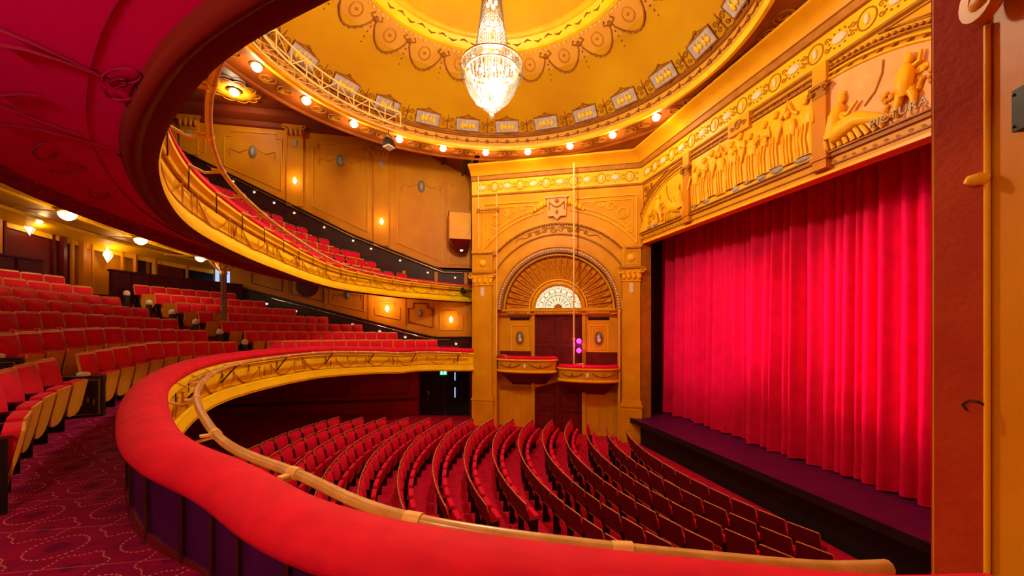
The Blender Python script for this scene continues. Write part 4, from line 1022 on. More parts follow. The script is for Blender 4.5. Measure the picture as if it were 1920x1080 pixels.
for f, y0, y1 in ((dado_g, -8.6, 1.6), (dado_c, -6.6, 0.98)):
    mb = MB(); n = 24; mb.tube([(y0+(y1-y0)*i/n, -0.16, f(y0+(y1-y0)*i/n)-0.10) for i in range(n+1)], 0.022, 6); mb.build('handrail', 'chrome' if f is dado_c else 'brass', sw, 60)
for i in range(26):
    q = -8.5+0.4*i; mb = MB(); mb.box(q-0.012, q+0.012, -0.035, 0.0, dado_g(q)-1.3, dado_g(q)-0.05); mb.build('dado_batten', 'wood_dark', sw)
def notch(pts, n0, n1):
    """pts: bl, br, tr, tl ; square notches n0 (tl) n1 (tr) at the top corners"""
    bl, br, tr_, tl = pts; q = 0.22; out = [bl, br]
    if n1: out += [(tr_[0], tr_[1]-q), (tr_[0]-q, tr_[1]-q), (tr_[0]-q, tr_[1])]
    else: out.append(tr_)
    if n0: out += [(tl[0]+q, tl[1]), (tl[0]+q, tl[1]-q), (tl[0], tl[1]-q)]
    else: out.append(tl)
    return out
def wall_panel(pts, n0=True, n1=True, med=None, rad=0.03, mfr='gold', parent=sw, sw_=True):
    p = empty('wall_panel'); p.parent = parent
    mb = MB(); mb.tube([(x, -0.015, z) for x, z in notch(pts, n0, n1)], rad, 4, closed=True); mb.build('panel_moulding', mfr, p)
    if med:
        mx, mz, k = med
        mb = MB(); mb.ball((mx, -0.01, mz), 0.15*k, 0.05, 0.25*k, 12, 7); mb.build('medallion', 'medallion', p, 60)
        mb = MB(); mb.ball((mx, -0.05, mz), 0.06*k, 0.03, 0.15*k, 8, 6); mb.build('medallion_figure', 'plaque_grey', p, 60)
        if sw_:
            mb = MB()
            for s_ in (-1, 1):
                mb.tube([(mx+s_*0.18*k, -0.015, mz+0.08*k), (mx+s_*0.45*k, -0.015, mz-0.06*k), (mx+s_*0.75*k, -0.015, mz+0.06*k), (mx+s_*0.77*k, -0.015, mz-0.25*k)], 0.016, 4)
            mb.build('medallion_swag', 'gold_line', p)
wall_panel([(-10.4, 7.55), (-8.75, 6.95), (-8.75, 7.95), (-10.4, 7.95)])
wall_panel([(-8.06, 6.5), (-5.94, 5.62), (-5.94, 7.98), (-8.06, 7.92)], med=(-7.03, 7.14, 1.1))
wall_panel([(-4.75, 5.05), (-2.51, 4.05), (-2.51, 7.75), (-4.75, 7.75)], med=(-3.64, 7.06, 1.1))
wall_panel([(-1.27, 3.64), (0.71, 2.83), (0.71, 6.35), (-1.27, 7.25)], False, True, med=(-0.23, 6.2, 1.1))
wall_panel([(1.0, 2.75), (1.85, 2.75), (1.85, 6.1), (1.0, 6.4)], False, False)
for q, n0 in ((-5.42, 0), (-1.95, 0), (-9.3, 0)):
    zt = 8.35 if q < -3 else 7.75
    g = empty('gallery_pilaster'); g.parent = sw; g.location = (q, 0, 0)
    mb = MB(); mb.box(-0.30, 0.30, -0.06, 0.0, dado_g(q), zt-0.5)
    for x in (-0.30, 0.30): mb.box(x-0.02, x+0.02, -0.075, 0.0, dado_g(q), zt-0.5)
    mb.build('shaft', 'gold_dim', g)
    mb = MB(); mb.hexa([(-0.30,-0.08,zt-0.5),(0.30,-0.08,zt-0.5),(0.30,0,zt-0.5),(-0.30,0,zt-0.5),(-0.42,-0.2,zt),(0.42,-0.2,zt),(0.42,0,zt),(-0.42,0,zt)])
    for i in range(4): mb.ball((-0.27+0.18*i,-0.15,zt-0.28), 0.08,0.07,0.16,7,5)
    spiral(mb, -0.38, zt-0.1, 0.09, -0.2, 1.4, 0.03, -1, n=14); spiral(mb, 0.38, zt-0.1, 0.09, -0.2, 1.4, 0.03, n=14); mb.build('capital', 'gold_dim', g, 50)
    mb = MB(); mb.prism([(-0.08,zt-0.85),(0.08,zt-0.85),(0.08,zt-0.6),(-0.08,zt-0.6)], -0.09, -0.05); mb.build('shield', 'plaque_grey', g)
mb = MB(); n = 18
mb.grid(lambda i, j: (-14+14.2*i/n if i < n else 0.2, (0.0,-0.10,-0.16,-0.42,-0.50,-0.50)[j], (8.15,8.20,8.36,8.46,8.52,8.75)[j]), n, 5); mb.build('gallery_cornice', 'gallery_ceil', sw, 40)
# circle level panels
wall_panel([(-7.05, 1.72), (-5.92, 1.40), (-5.92, 2.3), (-7.05, 2.3)], False, False, mfr='wall_red')
wall_panel([(-5.57, 1.30), (-4.33, 1.00), (-4.33, 2.1), (-5.57, 2.1)], False, False, mfr='wall_red')
mb = MB(); mb.lathe([(0, 0), (0.45, 0), (0.45, -0.02), (0, -0.03)], 24); o = mb.build('roundel', 'wall_stalls', sw); o.location = (-4.95, -0.01, 1.62); o.rotation_euler = (PI/2, 0, 0)
wall_panel([(-4.05, 0.93), (-2.66, 0.60), (-2.66, 1.9), (-4.05, 1.9)], False, False, med=(-3.35, 1.28, 0.75), mfr='gold')
wall_panel([(-2.2, 0.46), (-1.17, 0.24), (-1.17, 0.98), (-2.2, 0.98)], True, True, rad=0.025)
wall_panel([(-0.81, 0.13), (0.26, -0.12), (0.26, 0.96), (-0.81, 0.96)], True, True, med=(-0.28, 0.52, 0.7), mfr='wall_red', rad=0.025, sw_=False)
wall_panel([(0.59, -0.22), (1.6, -0.22), (1.6, 0.62), (0.59, 0.62)], True, True, rad=0.025)
for q in (-5.75, -4.2, -2.42, -0.98, 0.42, 1.75):
    mb = MB(); mb.box(q-0.07, q+0.07, -0.03, 0.0, dado_c(q), 2.4); mb.build('wall_strip', 'gold_dim', sw)
# stalls level panels and exit
for y0, y1 in ((-8.5, -5.9), (-5.5, -3.3), (-2.9, -0.75)):
    wall_panel([(y0, -3.05), (y1, -3.05), (y1, -2.0), (y0, -2.0)], False, False, mfr='wood_red', rad=0.022)
mb = MB(); mb.box(-14, -0.40, -0.05, 0.0, -3.38, -3.26); mb.build('stalls_dado_cap', 'wood_red', sw)
dr = empty('door_3', mw=SWM @ Matrix.Translation((0.8, -0.04, -4.15)), label='black exit doors at stalls level beside the box wall', cat='door', kind='structure')
for s_ in (-1, 1):
    lf = empty('door_leaf'); lf.parent = dr
    mb = MB(); mb.box(min(0.01*s_, 1.05*s_), max(0.01*s_, 1.05*s_), 0, 0.05, 0, 2.2); mb.build('leaf_board', 'black', lf)
    mb = MB(); mb.tube([(s_*0.82, -0.02, 0.75), (s_*0.74, -0.06, 0.85), (s_*0.70, -0.06, 1.0), (s_*0.74, -0.06, 1.15), (s_*0.82, -0.02, 1.22)], 0.012, 5); mb.build('pull_handle', 'chrome', lf, 60)
for z0, z1 in ((0.84, 1.30), (1.62, 1.98)):
    mb = MB(); mb.box(0.435, 0.485, -0.012, 0.0, z0, z1); mb.build('glazed_slit', 'window_blue', dr)
mb = MB(); mb.box(-1.12, -1.05, -0.03, 0.06, 0, 2.3); mb.box(1.05, 1.12, -0.03, 0.06, 0, 2.3); mb.box(-1.12, 1.12, -0.03, 0.06, 2.2, 2.3); mb.build('door_frame', 'wood_dark', dr)
es = empty('exit_sign', mw=SWM @ Matrix.Translation((0.73, -0.42, -2.12)), label='small green illuminated exit sign above the black doors', cat='sign')
mb = MB(); mb.box(-0.15, 0.15, 0, 0.06, -0.10, 0.10); mb.build('sign_box', 'exit_green', es)
mb = MB(); mb.box(-0.11, -0.05, -0.006, 0, -0.07, 0.05); mb.ball((-0.08, -0.003, 0.07), 0.02, 0.006, 0.02, 8, 4); mb.box(0.03, 0.11, -0.006, 0, -0.07, 0.07); mb.build('running_man', 'exit_white', es)
mb = MB(); mb.tube([(0, 0.03, 0.10), (0, 0.03, 0.30)], 0.012, 5); mb.build('hanger', 'iron', es)
# far corner: return beside the box wall
mb = MB(); mb.slab([(A[0], A[1]), (A[0]-0.02, A[1]+0.3), (-WALLX, A[1]+0.75), (-WALLX, A[1]+0.45)], -4.6, 8.9)
mb.build('wall_return', 'wood_dark', label='narrow dark return wall behind the first box pilaster', cat='wall', kind='structure')
# gold box with downlight beside the arch
gb = empty('gold_casing', (-8.75, 1.45, 3.9), label='plain gold box casing fixed beside the arch, downlight beneath', cat='casing')
mb = MB(); mb.box(-0.45, 0.45, -0.5, 0.42, -0.2, 0.95); mb.build('body', 'gold', gb)
mb = MB(); mb.box(-0.48, 0.48, -0.53, 0.45, 0.95, 1.0); mb.build('lid', 'gold_line', gb)
mb = MB(); mb.hexa([(-0.45,-0.2,-0.6),(0.1,-0.2,-0.6),(0.1,0.3,-0.6),(-0.45,0.3,-0.6),(-0.45,-0.5,-0.2),(0.45,-0.5,-0.2),(0.45,0.42,-0.2),(-0.45,0.42,-0.2)]); mb.build('hood', 'wood_red', gb)
mb = MB(); mb.ball((0.05, 0.05, -0.62), 0.07, 0.07, 0.05, 10, 5); mb.build('downlight', 'lamp_glass', gb, 60)

# ------------------------------------------------------------------ gallery ceiling
gc = empty('ceiling_gallery', label='dark red brown ceiling over the gallery seating', cat='ceiling', kind='structure')
def gz(y): return 8.75 if y < -2.3 else 8.75+(y+2.3)*(6.75-8.75)/(4.3)
for sx in (-1, 1):
    EX = 9.9 if sx < 0 else XN+0.1
    mb = MB(); yy = [-16, -10, -6, -2.3, 0, 2.0]
    mb.grid(lambda i, j: (sx*(EX-EX*j), yy[i], gz(yy[i])+(0 if i < 4 else 0)), 3, 1)
    mb.grid(lambda i, j: (sx*(EX-(EX-6.5)*j), yy[3+i], gz(yy[3+i])), 2, 1)
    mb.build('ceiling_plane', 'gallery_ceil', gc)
mb = MB(); mb.box(-7.9, -6.55, A[1]-0.05, A[1]+0.15, ZC, 8.8); mb.build('end_wall', 'wood_dark', gc)
for i in range(5):
    mb = MB(); q = -2.0+0.9*i; mb.box(-WALLX, -6.9, q-0.05, q+0.05, gz(q)-0.12, gz(q)-0.02); mb.build('ceiling_rib', 'wood_dark', gc)
bowl_lamp('gallery_lamp', (-7.70, -7.0, 8.72), 0.17, 'glass bowl lamp on a gilded rosette in the gallery ceiling', 60, 'gallery ceiling lamps', rosette=True)

# ------------------------------------------------------------------ upper circle front
def ornaments(root, path, s0, period, d, z_mid, k, smin, smax):
    """panels, swags and ovals repeating along a balcony front"""
    i = 0
    def M(s):
        p = path.off(s, d); T = path.tan(s); return frame_matrix((p.x, p.y, p.z+z_mid), (T.x, T.y))
    pm = MB()
    for q, rad in ((0.0, 0.016), (0.05, 0.008)): pm.tube([(-0.22*k+q,-0.01,-0.17*k+q),(0.22*k-q,-0.01,-0.17*k+q),(0.22*k-q,-0.01,0.17*k-q),(-0.22*k+q,-0.01,0.17*k-q)], rad, 4, closed=True)
    pm = pm.mesh('fascia_panel', 'gold_relief')
    om = MB(); oval(om, 0, 0, 0.09*k, 0.19*k, -0.02, 0.014, 16); om.ball((0,-0.01,0), 0.06*k, 0.03, 0.15*k, 8, 6)
    for s_ in (-1, 1): om.tube([(s_*0.15*k,-0.01,0.2*k),(s_*0.14*k,-0.01,-0.2*k)], 0.012, 4)
    om = om.mesh('fascia_oval', 'gold_relief', 60)
    n0 = int((s0-smin)/period)+1; s = s0-n0*period
    while s < smax+period:
        if smin < s < smax: obj('fascia_panel', pm, root, mw=M(s))
        if smin < s+period/2 < smax: obj('fascia_oval', om, root, mw=M(s+period/2))
        for f in (0.25, 0.75):
            c = s+period*f
            if smin+0.6 < c < smax-0.6:
                mb = MB(); hw = period*0.17; pts = []
                for q in range(13):
                    pts.append(path.off(c+hw*(q/6.0-1), d-0.012, z_mid+0.13*k-0.30*k*math.sin(PI*q/12)))
                mb.tube(pts, [0.006+0.010*math.sin(PI*q/12) for q in range(13)], 5)
                for s_ in (-1, 1):
                    e = path.off(c+s_*hw, d-0.015, z_mid+0.15*k); mb.ball(e, 0.022, nu=6, nv=4); mb.tube([e, e+Vector((0, 0, -0.3*k))], [0.011, 0.004], 4)
                mb.build('swag', 'gold_relief', root, 60)
        s += period
def smoothz(mb): return mb
uf = empty('upper_circle_front', tuple(LIP.at(LIP.L/2)), label='curving gold upper circle front with swags and red cushion', cat='balcony front')
UO = LIP.at(LIP.L/2).copy()
class Rel(Path):
    def __init__(s, path, o): Path.__init__(s, [p-o for p in path.p])
UR = Rel(LIP, UO); N1 = 150
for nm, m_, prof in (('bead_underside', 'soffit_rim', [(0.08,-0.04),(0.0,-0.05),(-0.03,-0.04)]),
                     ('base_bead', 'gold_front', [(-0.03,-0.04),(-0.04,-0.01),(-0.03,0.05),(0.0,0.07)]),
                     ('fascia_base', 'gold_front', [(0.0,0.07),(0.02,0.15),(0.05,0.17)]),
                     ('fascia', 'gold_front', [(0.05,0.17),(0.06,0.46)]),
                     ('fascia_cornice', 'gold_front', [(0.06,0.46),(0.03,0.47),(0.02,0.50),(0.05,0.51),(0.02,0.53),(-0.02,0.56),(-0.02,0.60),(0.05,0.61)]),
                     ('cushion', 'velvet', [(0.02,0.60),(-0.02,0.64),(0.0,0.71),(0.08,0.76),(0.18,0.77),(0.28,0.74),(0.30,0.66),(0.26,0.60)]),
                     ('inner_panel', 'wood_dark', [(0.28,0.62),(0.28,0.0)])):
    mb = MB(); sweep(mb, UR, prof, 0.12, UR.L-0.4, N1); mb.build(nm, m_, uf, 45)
mb = MB(); sweep(mb, UR, [(0.045,0.19),(0.035,0.20),(0.045,0.21)], 0, UR.L, N1); sweep(mb, UR, [(0.05,0.43),(0.035,0.44),(0.05,0.45)], 0, UR.L, N1); mb.build('fascia_fillet', 'gold_line', uf, 45)
ornaments(uf, UR, 2.05, 3.28, 0.045, 0.315, 0.75, 0.3, UR.L-3.0)
# rail
def rail(name, path, o, d, dz, s0, s1, rad, label, mrail, brackets, arm_d, stay=True, bm='steel_pale'):
    r = empty(name, tuple(o), label=label, cat='rail')
    R_ = Rel(path, o); n = int((s1-s0)/0.12)
    mb = MB(); pts = [R_.off(s0+(s1-s0)*i/n, d, dz) for i in range(n+1)]; mb.tube(pts, rad, 10); mb.build('rail_bar', mrail, r, 60)
    for s in brackets:
        b = empty('rail_bracket'); b.parent = r
        p = R_.off(s, d, dz); q = R_.off(s, arm_d, dz+0.02)
        mb = MB(); mid = R_.off(s, (d+arm_d)/2, dz-0.05); mb.tube([p+Vector((0,0,-rad*0.6)), mid, q, q+Vector((0,0,0.03))], 0.015, 6); mb.build('arm', bm, b, 60)
        T = R_.tan(s); mb = MB(); mb.tube([p-T*0.05, p+T*0.05], rad*1.18, 10)
        u = Vector((T.y, -T.x, 0)); mb.hexa([p+T*a_+u*b_+Vector((0,0,c_)) for c_ in (-rad*0.3, rad*0.2) for a_, b_ in ((-0.03, rad), (0.03, rad), (0.03, rad+0.07), (-0.03, rad+0.07))]); mb.build('clamp', bm, b, 60)
        if stay:
            mb = MB(); mb.tube([R_.off(s, arm_d-0.02, dz+0.02), R_.off(s, arm_d-0.02, dz-0.26)], 0.008, 5); mb.build('stay', 'iron', b)
    return r
nb = [1.4+1.0*i for i in range(18)]
rail('gallery_rail', LIP, UO, -0.32, 0.62, 0.6, LIP.L-1.6, 0.028, 'thin brass safety rail before the upper circle front', 'rail_wood', nb, 0.0)

# ------------------------------------------------------------------ upper circle soffit and the ceiling behind it
FC = Vector((0, 3.43, 0))
def zb(th): d = math.degrees(th); return 1.30+1.40/(1+(d/28.0)**2)
def soffit_pt(s, k):
    p = LIP.off(s, 0.06, -0.04); d = (p-FC); d.z = 0; Rl = d.length; d.normalize()
    th = math.atan2(abs(d.x), -d.y); Rb = min(10.9, (WALLX+0.2 if d.x < 0 else XN+0.1)/max(1e-6, abs(d.x)))
    if d.y > -0.02: Rb = min(Rb, 12.0)
    z1 = p.z+(zb(th)-p.z)*(Rb-Rl)/max(0.5, 10.9-Rl)
    r = Rl+(Rb-Rl)*k
    return Vector((FC.x+d.x*r, FC.y+d.y*r, p.z+(z1-p.z)*k+0.0)), th
cb = empty('ceiling_circle', label='soffit under the upper circle with scrollwork, red carpet bounce painted in', cat='ceiling', kind='structure')
mb = MB(); mb.grid(lambda i, j: tuple(soffit_pt(LIP.L*i/120, 0.03+0.97*j/8)[0]), 120, 8)
sof = mb.build('soffit', 'soffit', cb, 60); SOF_BVH = BVHTree.FromPolygons([Vector(v) for v in mb.v], mb.f)
mb = MB()
def rim(i, j):
    s = LIP.L*i/120; p, _ = soffit_pt(s, 0.035); q = LIP.off(s, 0.05, -0.04); t = j/5.0
    v = q.lerp(p, t); v.z -= 0.05*math.sin(PI*t); return tuple(v)
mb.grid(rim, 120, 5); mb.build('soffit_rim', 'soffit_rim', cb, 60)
# gilded beam and ceiling to the back wall
def ceil_pt(th, R):
    r = min(R, (WALLX+0.25 if th < 0 else XN+0.1)/max(1e-6, abs(math.sin(th))))
    return Vector((FC.x+r*math.sin(th), FC.y-r*math.cos(th), zb(abs(th))+0.18*(r-10.9)))
TH = [math.radians(-62+124*i/60.0) for i in range(61)]
mb = MB(); mb.grid(lambda i, j: tuple(ceil_pt(TH[i], (10.9, 12.3, 13.7, 15.2)[j])), 60, 3); mb.build('gilded_ceiling', 'gold', cb, 60); GC_BVH = BVHTree.FromPolygons([Vector(v) for v in mb.v], mb.f)
def lathe_path(prof, name, m_, rr=None):
    mb = MB(); mb.grid(lambda i, j: tuple(ceil_pt(TH[i], prof[j][0])+Vector((0, 0, prof[j][1]))), 60, len(prof)-1); mb.build(name, m_, cb, 50)
lathe_path([(10.75,0.04),(10.78,-0.10),(10.92,-0.14),(11.02,-0.10),(11.05,0.03)], 'beam', 'gold_bright')
lathe_path([(14.2,-0.02),(14.25,-0.10),(14.5,-0.16),(14.75,-0.30),(14.9,-0.34),(14.9,-0.48)], 'back_cornice', 'gold_bright')
lathe_path([(12.2,0.0),(12.24,-0.04),(12.32,-0.04),(12.36,0.0)], 'ceiling_bead', 'gold_bright')
# scrollwork on the soffit
def soffit_line(pts, r0, r1):
    P = []
    for q in pts:
        p, nrm = hit(SOF_BVH, *q)
        if p is not None: P.append(p+Vector((0, 0, -0.012)))
    if len(P) > 2:
        mb = MB(); n = len(P); mb.tube(P, [r0+(r1-r0)*i/(n-1) for i in range(n)], 5); mb.build('scrollwork', 'soffit_line', cb, 60)
def curl(cx, cy, rx, ry, a0, turns, n=22): return [(cx+rx*(1-0.6*i/n)*math.cos(a0+turns*2*PI*i/n), cy+ry*(1-0.6*i/n)*math.sin(a0+turns*2*PI*i/n)) for i in range(n+1)]
for pts in ([(-5, 48), (60, 75), (120, 103), (170, 128), (212, 148)], [(-5, 78), (50, 88), (120, 110), (200, 142)], [(-5, 228), (70, 238), (150, 258), (214, 277)], [(100, 337), (180, 345), (280, 362)], [(-5, 190), (30, 205), (80, 225), (150, 250)], [(-5, 175), (40, 172), (75, 176)]):
    soffit_line(pts, 0.010, 0.005)
for a_ in ((235, 140, 44, 20, 2.8, 1.0), (235, 165, 40, 22, 3.4, -1.0), (225, 150, 25, 12, 0, 1.2), (90, 285, 32, 20, 4.6, -0.8), (235, 285, 20, 9, 0, 1.0), (190, 362, 25, 12, 4.0, -0.9), (130, 312, 40, 14, 3.0, -0.8)):
    soffit_line(curl(*a_), 0.006, 0.004)

# ------------------------------------------------------------------ upper circle floor and seats
def gal_row(k): return 0.98+0.74*k
gf = MB(); NRW = 12
def gal_floor_z(k): return 1.30+0.44*k
for k in range(NRW):
    d0, d1 = (0.28 if k == 0 else gal_row(k)-0.40), gal_row(k)+0.34
    sweep(gf, LIP, [(d0, (gal_floor_z(k-1) if k else gal_floor_z(0))-1.12), (d0, gal_floor_z(k)-1.12), (d1, gal_floor_z(k)-1.12)], 0.0, LIP.L-3.2, 70)
gf.build('floor_gallery', 'carpet', label='steep stepped carpeted tiers of the upper circle', cat='floor', kind='structure')
# ------------------------------------------------------------------ dress circle front
DO = RAIL.at(RAIL.L/2).copy()
df = empty('dress_circle_front', tuple(DO), label='sweeping dress circle front, gold swagged face and fat red cushion', cat='balcony front')
DR = Rel(RAIL, DO); N2 = 170
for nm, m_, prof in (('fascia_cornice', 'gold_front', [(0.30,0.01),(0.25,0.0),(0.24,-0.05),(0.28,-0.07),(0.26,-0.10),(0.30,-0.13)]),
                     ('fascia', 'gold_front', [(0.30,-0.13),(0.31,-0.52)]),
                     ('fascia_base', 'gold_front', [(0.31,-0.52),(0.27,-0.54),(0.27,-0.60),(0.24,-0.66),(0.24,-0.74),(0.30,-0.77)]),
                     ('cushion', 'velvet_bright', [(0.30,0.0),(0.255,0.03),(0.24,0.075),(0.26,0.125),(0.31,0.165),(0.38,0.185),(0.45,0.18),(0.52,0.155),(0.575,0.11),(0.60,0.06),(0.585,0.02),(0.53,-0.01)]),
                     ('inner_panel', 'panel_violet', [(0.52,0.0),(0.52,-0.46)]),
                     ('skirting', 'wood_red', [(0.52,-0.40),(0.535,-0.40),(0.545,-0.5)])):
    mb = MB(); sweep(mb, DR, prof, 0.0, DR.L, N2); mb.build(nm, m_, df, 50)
mb = MB(); sweep(mb, DR, [(0.305,-0.15),(0.293,-0.16),(0.305,-0.17)], 0, DR.L, N2); sweep(mb, DR, [(0.31,-0.49),(0.298,-0.50),(0.31,-0.51)], 0, DR.L, N2); sweep(mb, DR, [(0.24,-0.70),(0.228,-0.71),(0.24,-0.72)], 0, DR.L, N2); mb.build('fascia_fillet', 'gold_line', df, 50)
for i in range(44):                                    # stiles of the inner panelling
    s = 10.4+0.40*i
    if s > DR.L-0.1: break
    mb = MB(); a_, b_ = DR.off(s-0.018, 0.515, -0.47), DR.off(s+0.018, 0.515, -0.47); a2_, b2_ = DR.off(s-0.018, 0.54, -0.47), DR.off(s+0.018, 0.54, -0.47)
    up = Vector((0, 0, 0.46)); mb.hexa([a_, b_, b2_, a2_, a_+up, b_+up, b2_+up, a2_+up]); mb.build('panel_stile', 'wood_dark', df)
ornaments(df, DR, 10.33, 2.63, 0.30, -0.33, 0.85, 0.4, DR.L-4.5)
brk = [1.0, 1.9, 2.85, 3.8, 4.75, 5.7, 6.65, 7.6, 8.6, 9.6, 10.6, 11.5, 12.4, 13.3, 14.45, 15.9, 17.1, 18.25, 19.35]
r = rail('circle_rail', RAIL, DO, 0.0, 0.0, 0.62, RAIL.L-0.10, 0.036, 'wooden safety rail on brass brackets before the dress circle cushion', 'rail_wood', brk, 0.30)
for i, s in enumerate(brk):
    if i % 2 == 0 and s < 12.5:
        R_ = DR; mb = MB(); mb.tube([R_.at(s), R_.off(s, 0.30, -0.36)], 0.016, 5); mb.build('raking_strut', 'iron', r)

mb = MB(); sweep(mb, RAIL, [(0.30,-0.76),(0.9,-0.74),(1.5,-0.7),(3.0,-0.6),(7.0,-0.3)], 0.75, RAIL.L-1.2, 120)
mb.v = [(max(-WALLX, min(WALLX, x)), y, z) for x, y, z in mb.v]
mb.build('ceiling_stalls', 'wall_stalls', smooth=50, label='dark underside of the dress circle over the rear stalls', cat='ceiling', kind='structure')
# ------------------------------------------------------------------ dress circle tiers
def gdip(th): d = abs(math.degrees(th)); return 0.10*min(1, d/17.0)+0.20*max(0, (d-17)/53.0)
def cfl(k, th): return -1.21+0.285*k-gdip(th)
def crow(k): return 8.38+0.82*k
def cpos(R, th): return Vector((FC.x+R*math.sin(th), FC.y-R*math.cos(th), 0))
mb = MB(); THF = [math.radians(-88+176*i/88.0) for i in range(89)]
FRONT = []
for i_ in range(400):
    p_ = RAIL.off(RAIL.L*i_/399, 0.5); FRONT.append((math.atan2(p_.x-FC.x, FC.y-p_.y), math.hypot(p_.x-FC.x, p_.y-FC.y)))
def front_r(th): return min(FRONT, key=lambda q: abs(q[0]-th))[1]
def tier(i, j):
    th = THF[i]; k = j//2; top = j % 2
    # j even: foot of the riser of tier k, j odd: nosing of tier k
    R = front_r(th) if j < 2 else crow(k)-0.42
    kk = k if top else max(0, k-1)
    p = cpos(R, th); x = max(-WALLX-0.1, min(XN+0.1, p.x))
    return (x, min(p.y, 1.86 if p.x < 0 else 2.4), cfl(kk, th) if j else cfl(0, th))
mb.grid(tier, 88, 17)
def tier_last(i, j): p = cpos(15.3 if j else crow(8)-0.42, THF[i]); return (max(-WALLX-0.1, min(XN+0.1, p.x)), p.y, cfl(8, THF[i]))
mb.grid(tier_last, 88, 1)
mb.build('floor_circle', 'carpet', label='red patterned carpet on the stepped dress circle floor', cat='floor', kind='structure')
# step nosings in the gangway between the seat blocks
for k in range(1, 7):
    mb = MB(); a0, a1 = math.radians(15.2), math.radians(19.2); n = 4
    R0 = crow(k)-0.42
    def nf(i, j): 
        th = a0+(a1-a0)*i/n; p = cpos(R0-0.012, th); return (p.x, p.y, cfl(k-1, th)+(0.0, 0.27)[j])
    mb.grid(nf, n, 1); mb.build('step_riser', 'panel_violet', label='dark riser of gangway step beside the seat ends, %s from the front' % ORD[k-1], cat='step', group='gangway steps of the dress circle')

# ------------------------------------------------------------------ seats
def bent_panel(mb, w_, z0, z1, y0, y1, th, round_top=0.0, round_bot=0.0, bow=0.0, n=8):
    """upright panel, width w_, leaning from y0 (bottom) to y1 (top), thickness th towards -y"""
    pts = []
    if round_bot: pts += [(-w_/2, z0+round_bot), (-w_/2+round_bot*0.3, z0+round_bot*0.3), (-w_/2+round_bot, z0), (w_/2-round_bot, z0), (w_/2-round_bot*0.3, z0+round_bot*0.3), (w_/2, z0+round_bot)]
    else: pts += [(-w_/2, z0), (w_/2, z0)]
    if round_top: pts += [(w_/2, z1-round_top), (w_/2-round_top*0.3, z1-round_top*0.3), (w_/2-round_top, z1), (-w_/2+round_top, z1), (-w_/2+round_top*0.3, z1-round_top*0.3), (-w_/2, z1-round_top)]
    else: pts += [(w_/2, z1), (-w_/2, z1)]
    m = len(pts); vv = []
    for t_ in (0, th):
        for x, z in pts:
            k = (z-z0)/(z1-z0); vv.append((x, y0+(y1-y0)*k-t_+bow*(1-(2*x/w_)**2), z))
    mb.add(vv, [tuple(range(m)), tuple(range(2*m-1, m-1, -1))]+[(i, m+i, m+(i+1) % m, (i+1) % m) for i in range(m)])
    return mb
def pad(mb, w_, z0, z1, y0, y1, th):
    """padded cushion with a crowned face towards +y"""
    n, m = 6, 6
    def fn(i, j):
        u = i/n*2-1; v = j/m*2-1; k = (v+1)/2
        e = (1-abs(u)**4)*(1-abs(v)**4)
        return (u*w_/2, y0+(y1-y0)*k+th*e, z0+(z1-z0)*k)
    mb.grid(fn, n, m); return mb
# local frame: +y towards the stage, origin on the floor under the seat
def seat_meshes(prefix, shell_m, board_m, vel, rim_m, rt=0.03, rr=0.010, sb=0.30):
    d = {}
    mb = MB(); pad(mb, 0.43, 0.44, 0.85, -0.10, -0.17, 0.055); d['backrest'] = mb.mesh(prefix+'_backrest', vel, 60)
    mb = MB(); bent_panel(mb, 0.455, sb, 0.875, -0.085, -0.175, 0.03, rt); d['back_shell'] = mb.mesh(prefix+'_back_shell', shell_m)
    mb = MB(); mb.tube([(-0.225,-0.155,0.74),(-0.225,-0.18,0.875-rt),(-0.225+rt,-0.187,0.88),(0.225-rt,-0.187,0.88),(0.225,-0.18,0.875-rt),(0.225,-0.155,0.74)], rr, 5)
    d['top_rail'] = mb.mesh(prefix+'_top_rail', rim_m, 60)
    mb = MB(); mb.tube([(-0.21,-0.118,0.462),(0.21,-0.118,0.462)], 0.007, 4); d['lower_rail'] = mb.mesh(prefix+'_lower_rail', rim_m)
    mb = MB(); bent_panel(mb, 0.385, 0.14, 0.585, 0.055, 0.14, 0.02, 0.0, 0.12); d['seat_board'] = mb.mesh(prefix+'_seat_board', board_m)
    mb = MB(); bent_panel(mb, 0.37, 0.22, 0.60, 0.045, 0.12, 0.09, 0.03, 0.10); d['seat_cushion'] = mb.mesh(prefix+'_seat_cushion', vel, 40)
    mb = MB(); mb.box(0.212, 0.2365, -0.10, 0.06, 0.0, 0.44); mb.hexa([(0.214,-0.12,0.44),(0.235,-0.12,0.44),(0.235,0.06,0.44),(0.214,0.06,0.44),(0.214,-0.15,0.55),(0.235,-0.15,0.55),(0.235,0.06,0.55),(0.214,0.06,0.55)])
    d['standard'] = mb.mesh(prefix+'_standard', 'iron_dark')
    mb = MB(); mb.box(0.208, 0.2375, -0.13, 0.08, 0.55, 0.57); d['armrest'] = mb.mesh(prefix+'_armrest', 'seat_back_dark')
    return d
CS = seat_meshes('circle', 'wood_orange', 'wood_orange', 'velvet_bright', 'wood_rim')
SS = seat_meshes('stalls', 'seat_back_dark', 'seat_back_dark', 'velvet', 'wood_rim', 0.012, 0.011, 0.46)
GS = seat_meshes('gallery', 'seat_back_dark', 'wood_orange', 'velvet', 'wood_rim')
def put_seat(name, loc, face, meshes, keys, label, group, sx=1.0):
    """face: plan direction the sitter looks along"""
    o = bpy.data.objects.new(name, None); COL.objects.link(o); o.empty_display_size = 0.1
    o.location = loc; o.rotation_euler = (0, 0, math.atan2(-face.x, face.y)); o.scale = (sx, 1, 1)
    o['label'] = label; o['category'] = 'theatre seat'; o['group'] = group
    for k in keys:
        c = bpy.data.objects.new(k, meshes[k]); COL.objects.link(c); c.parent = o
    return o
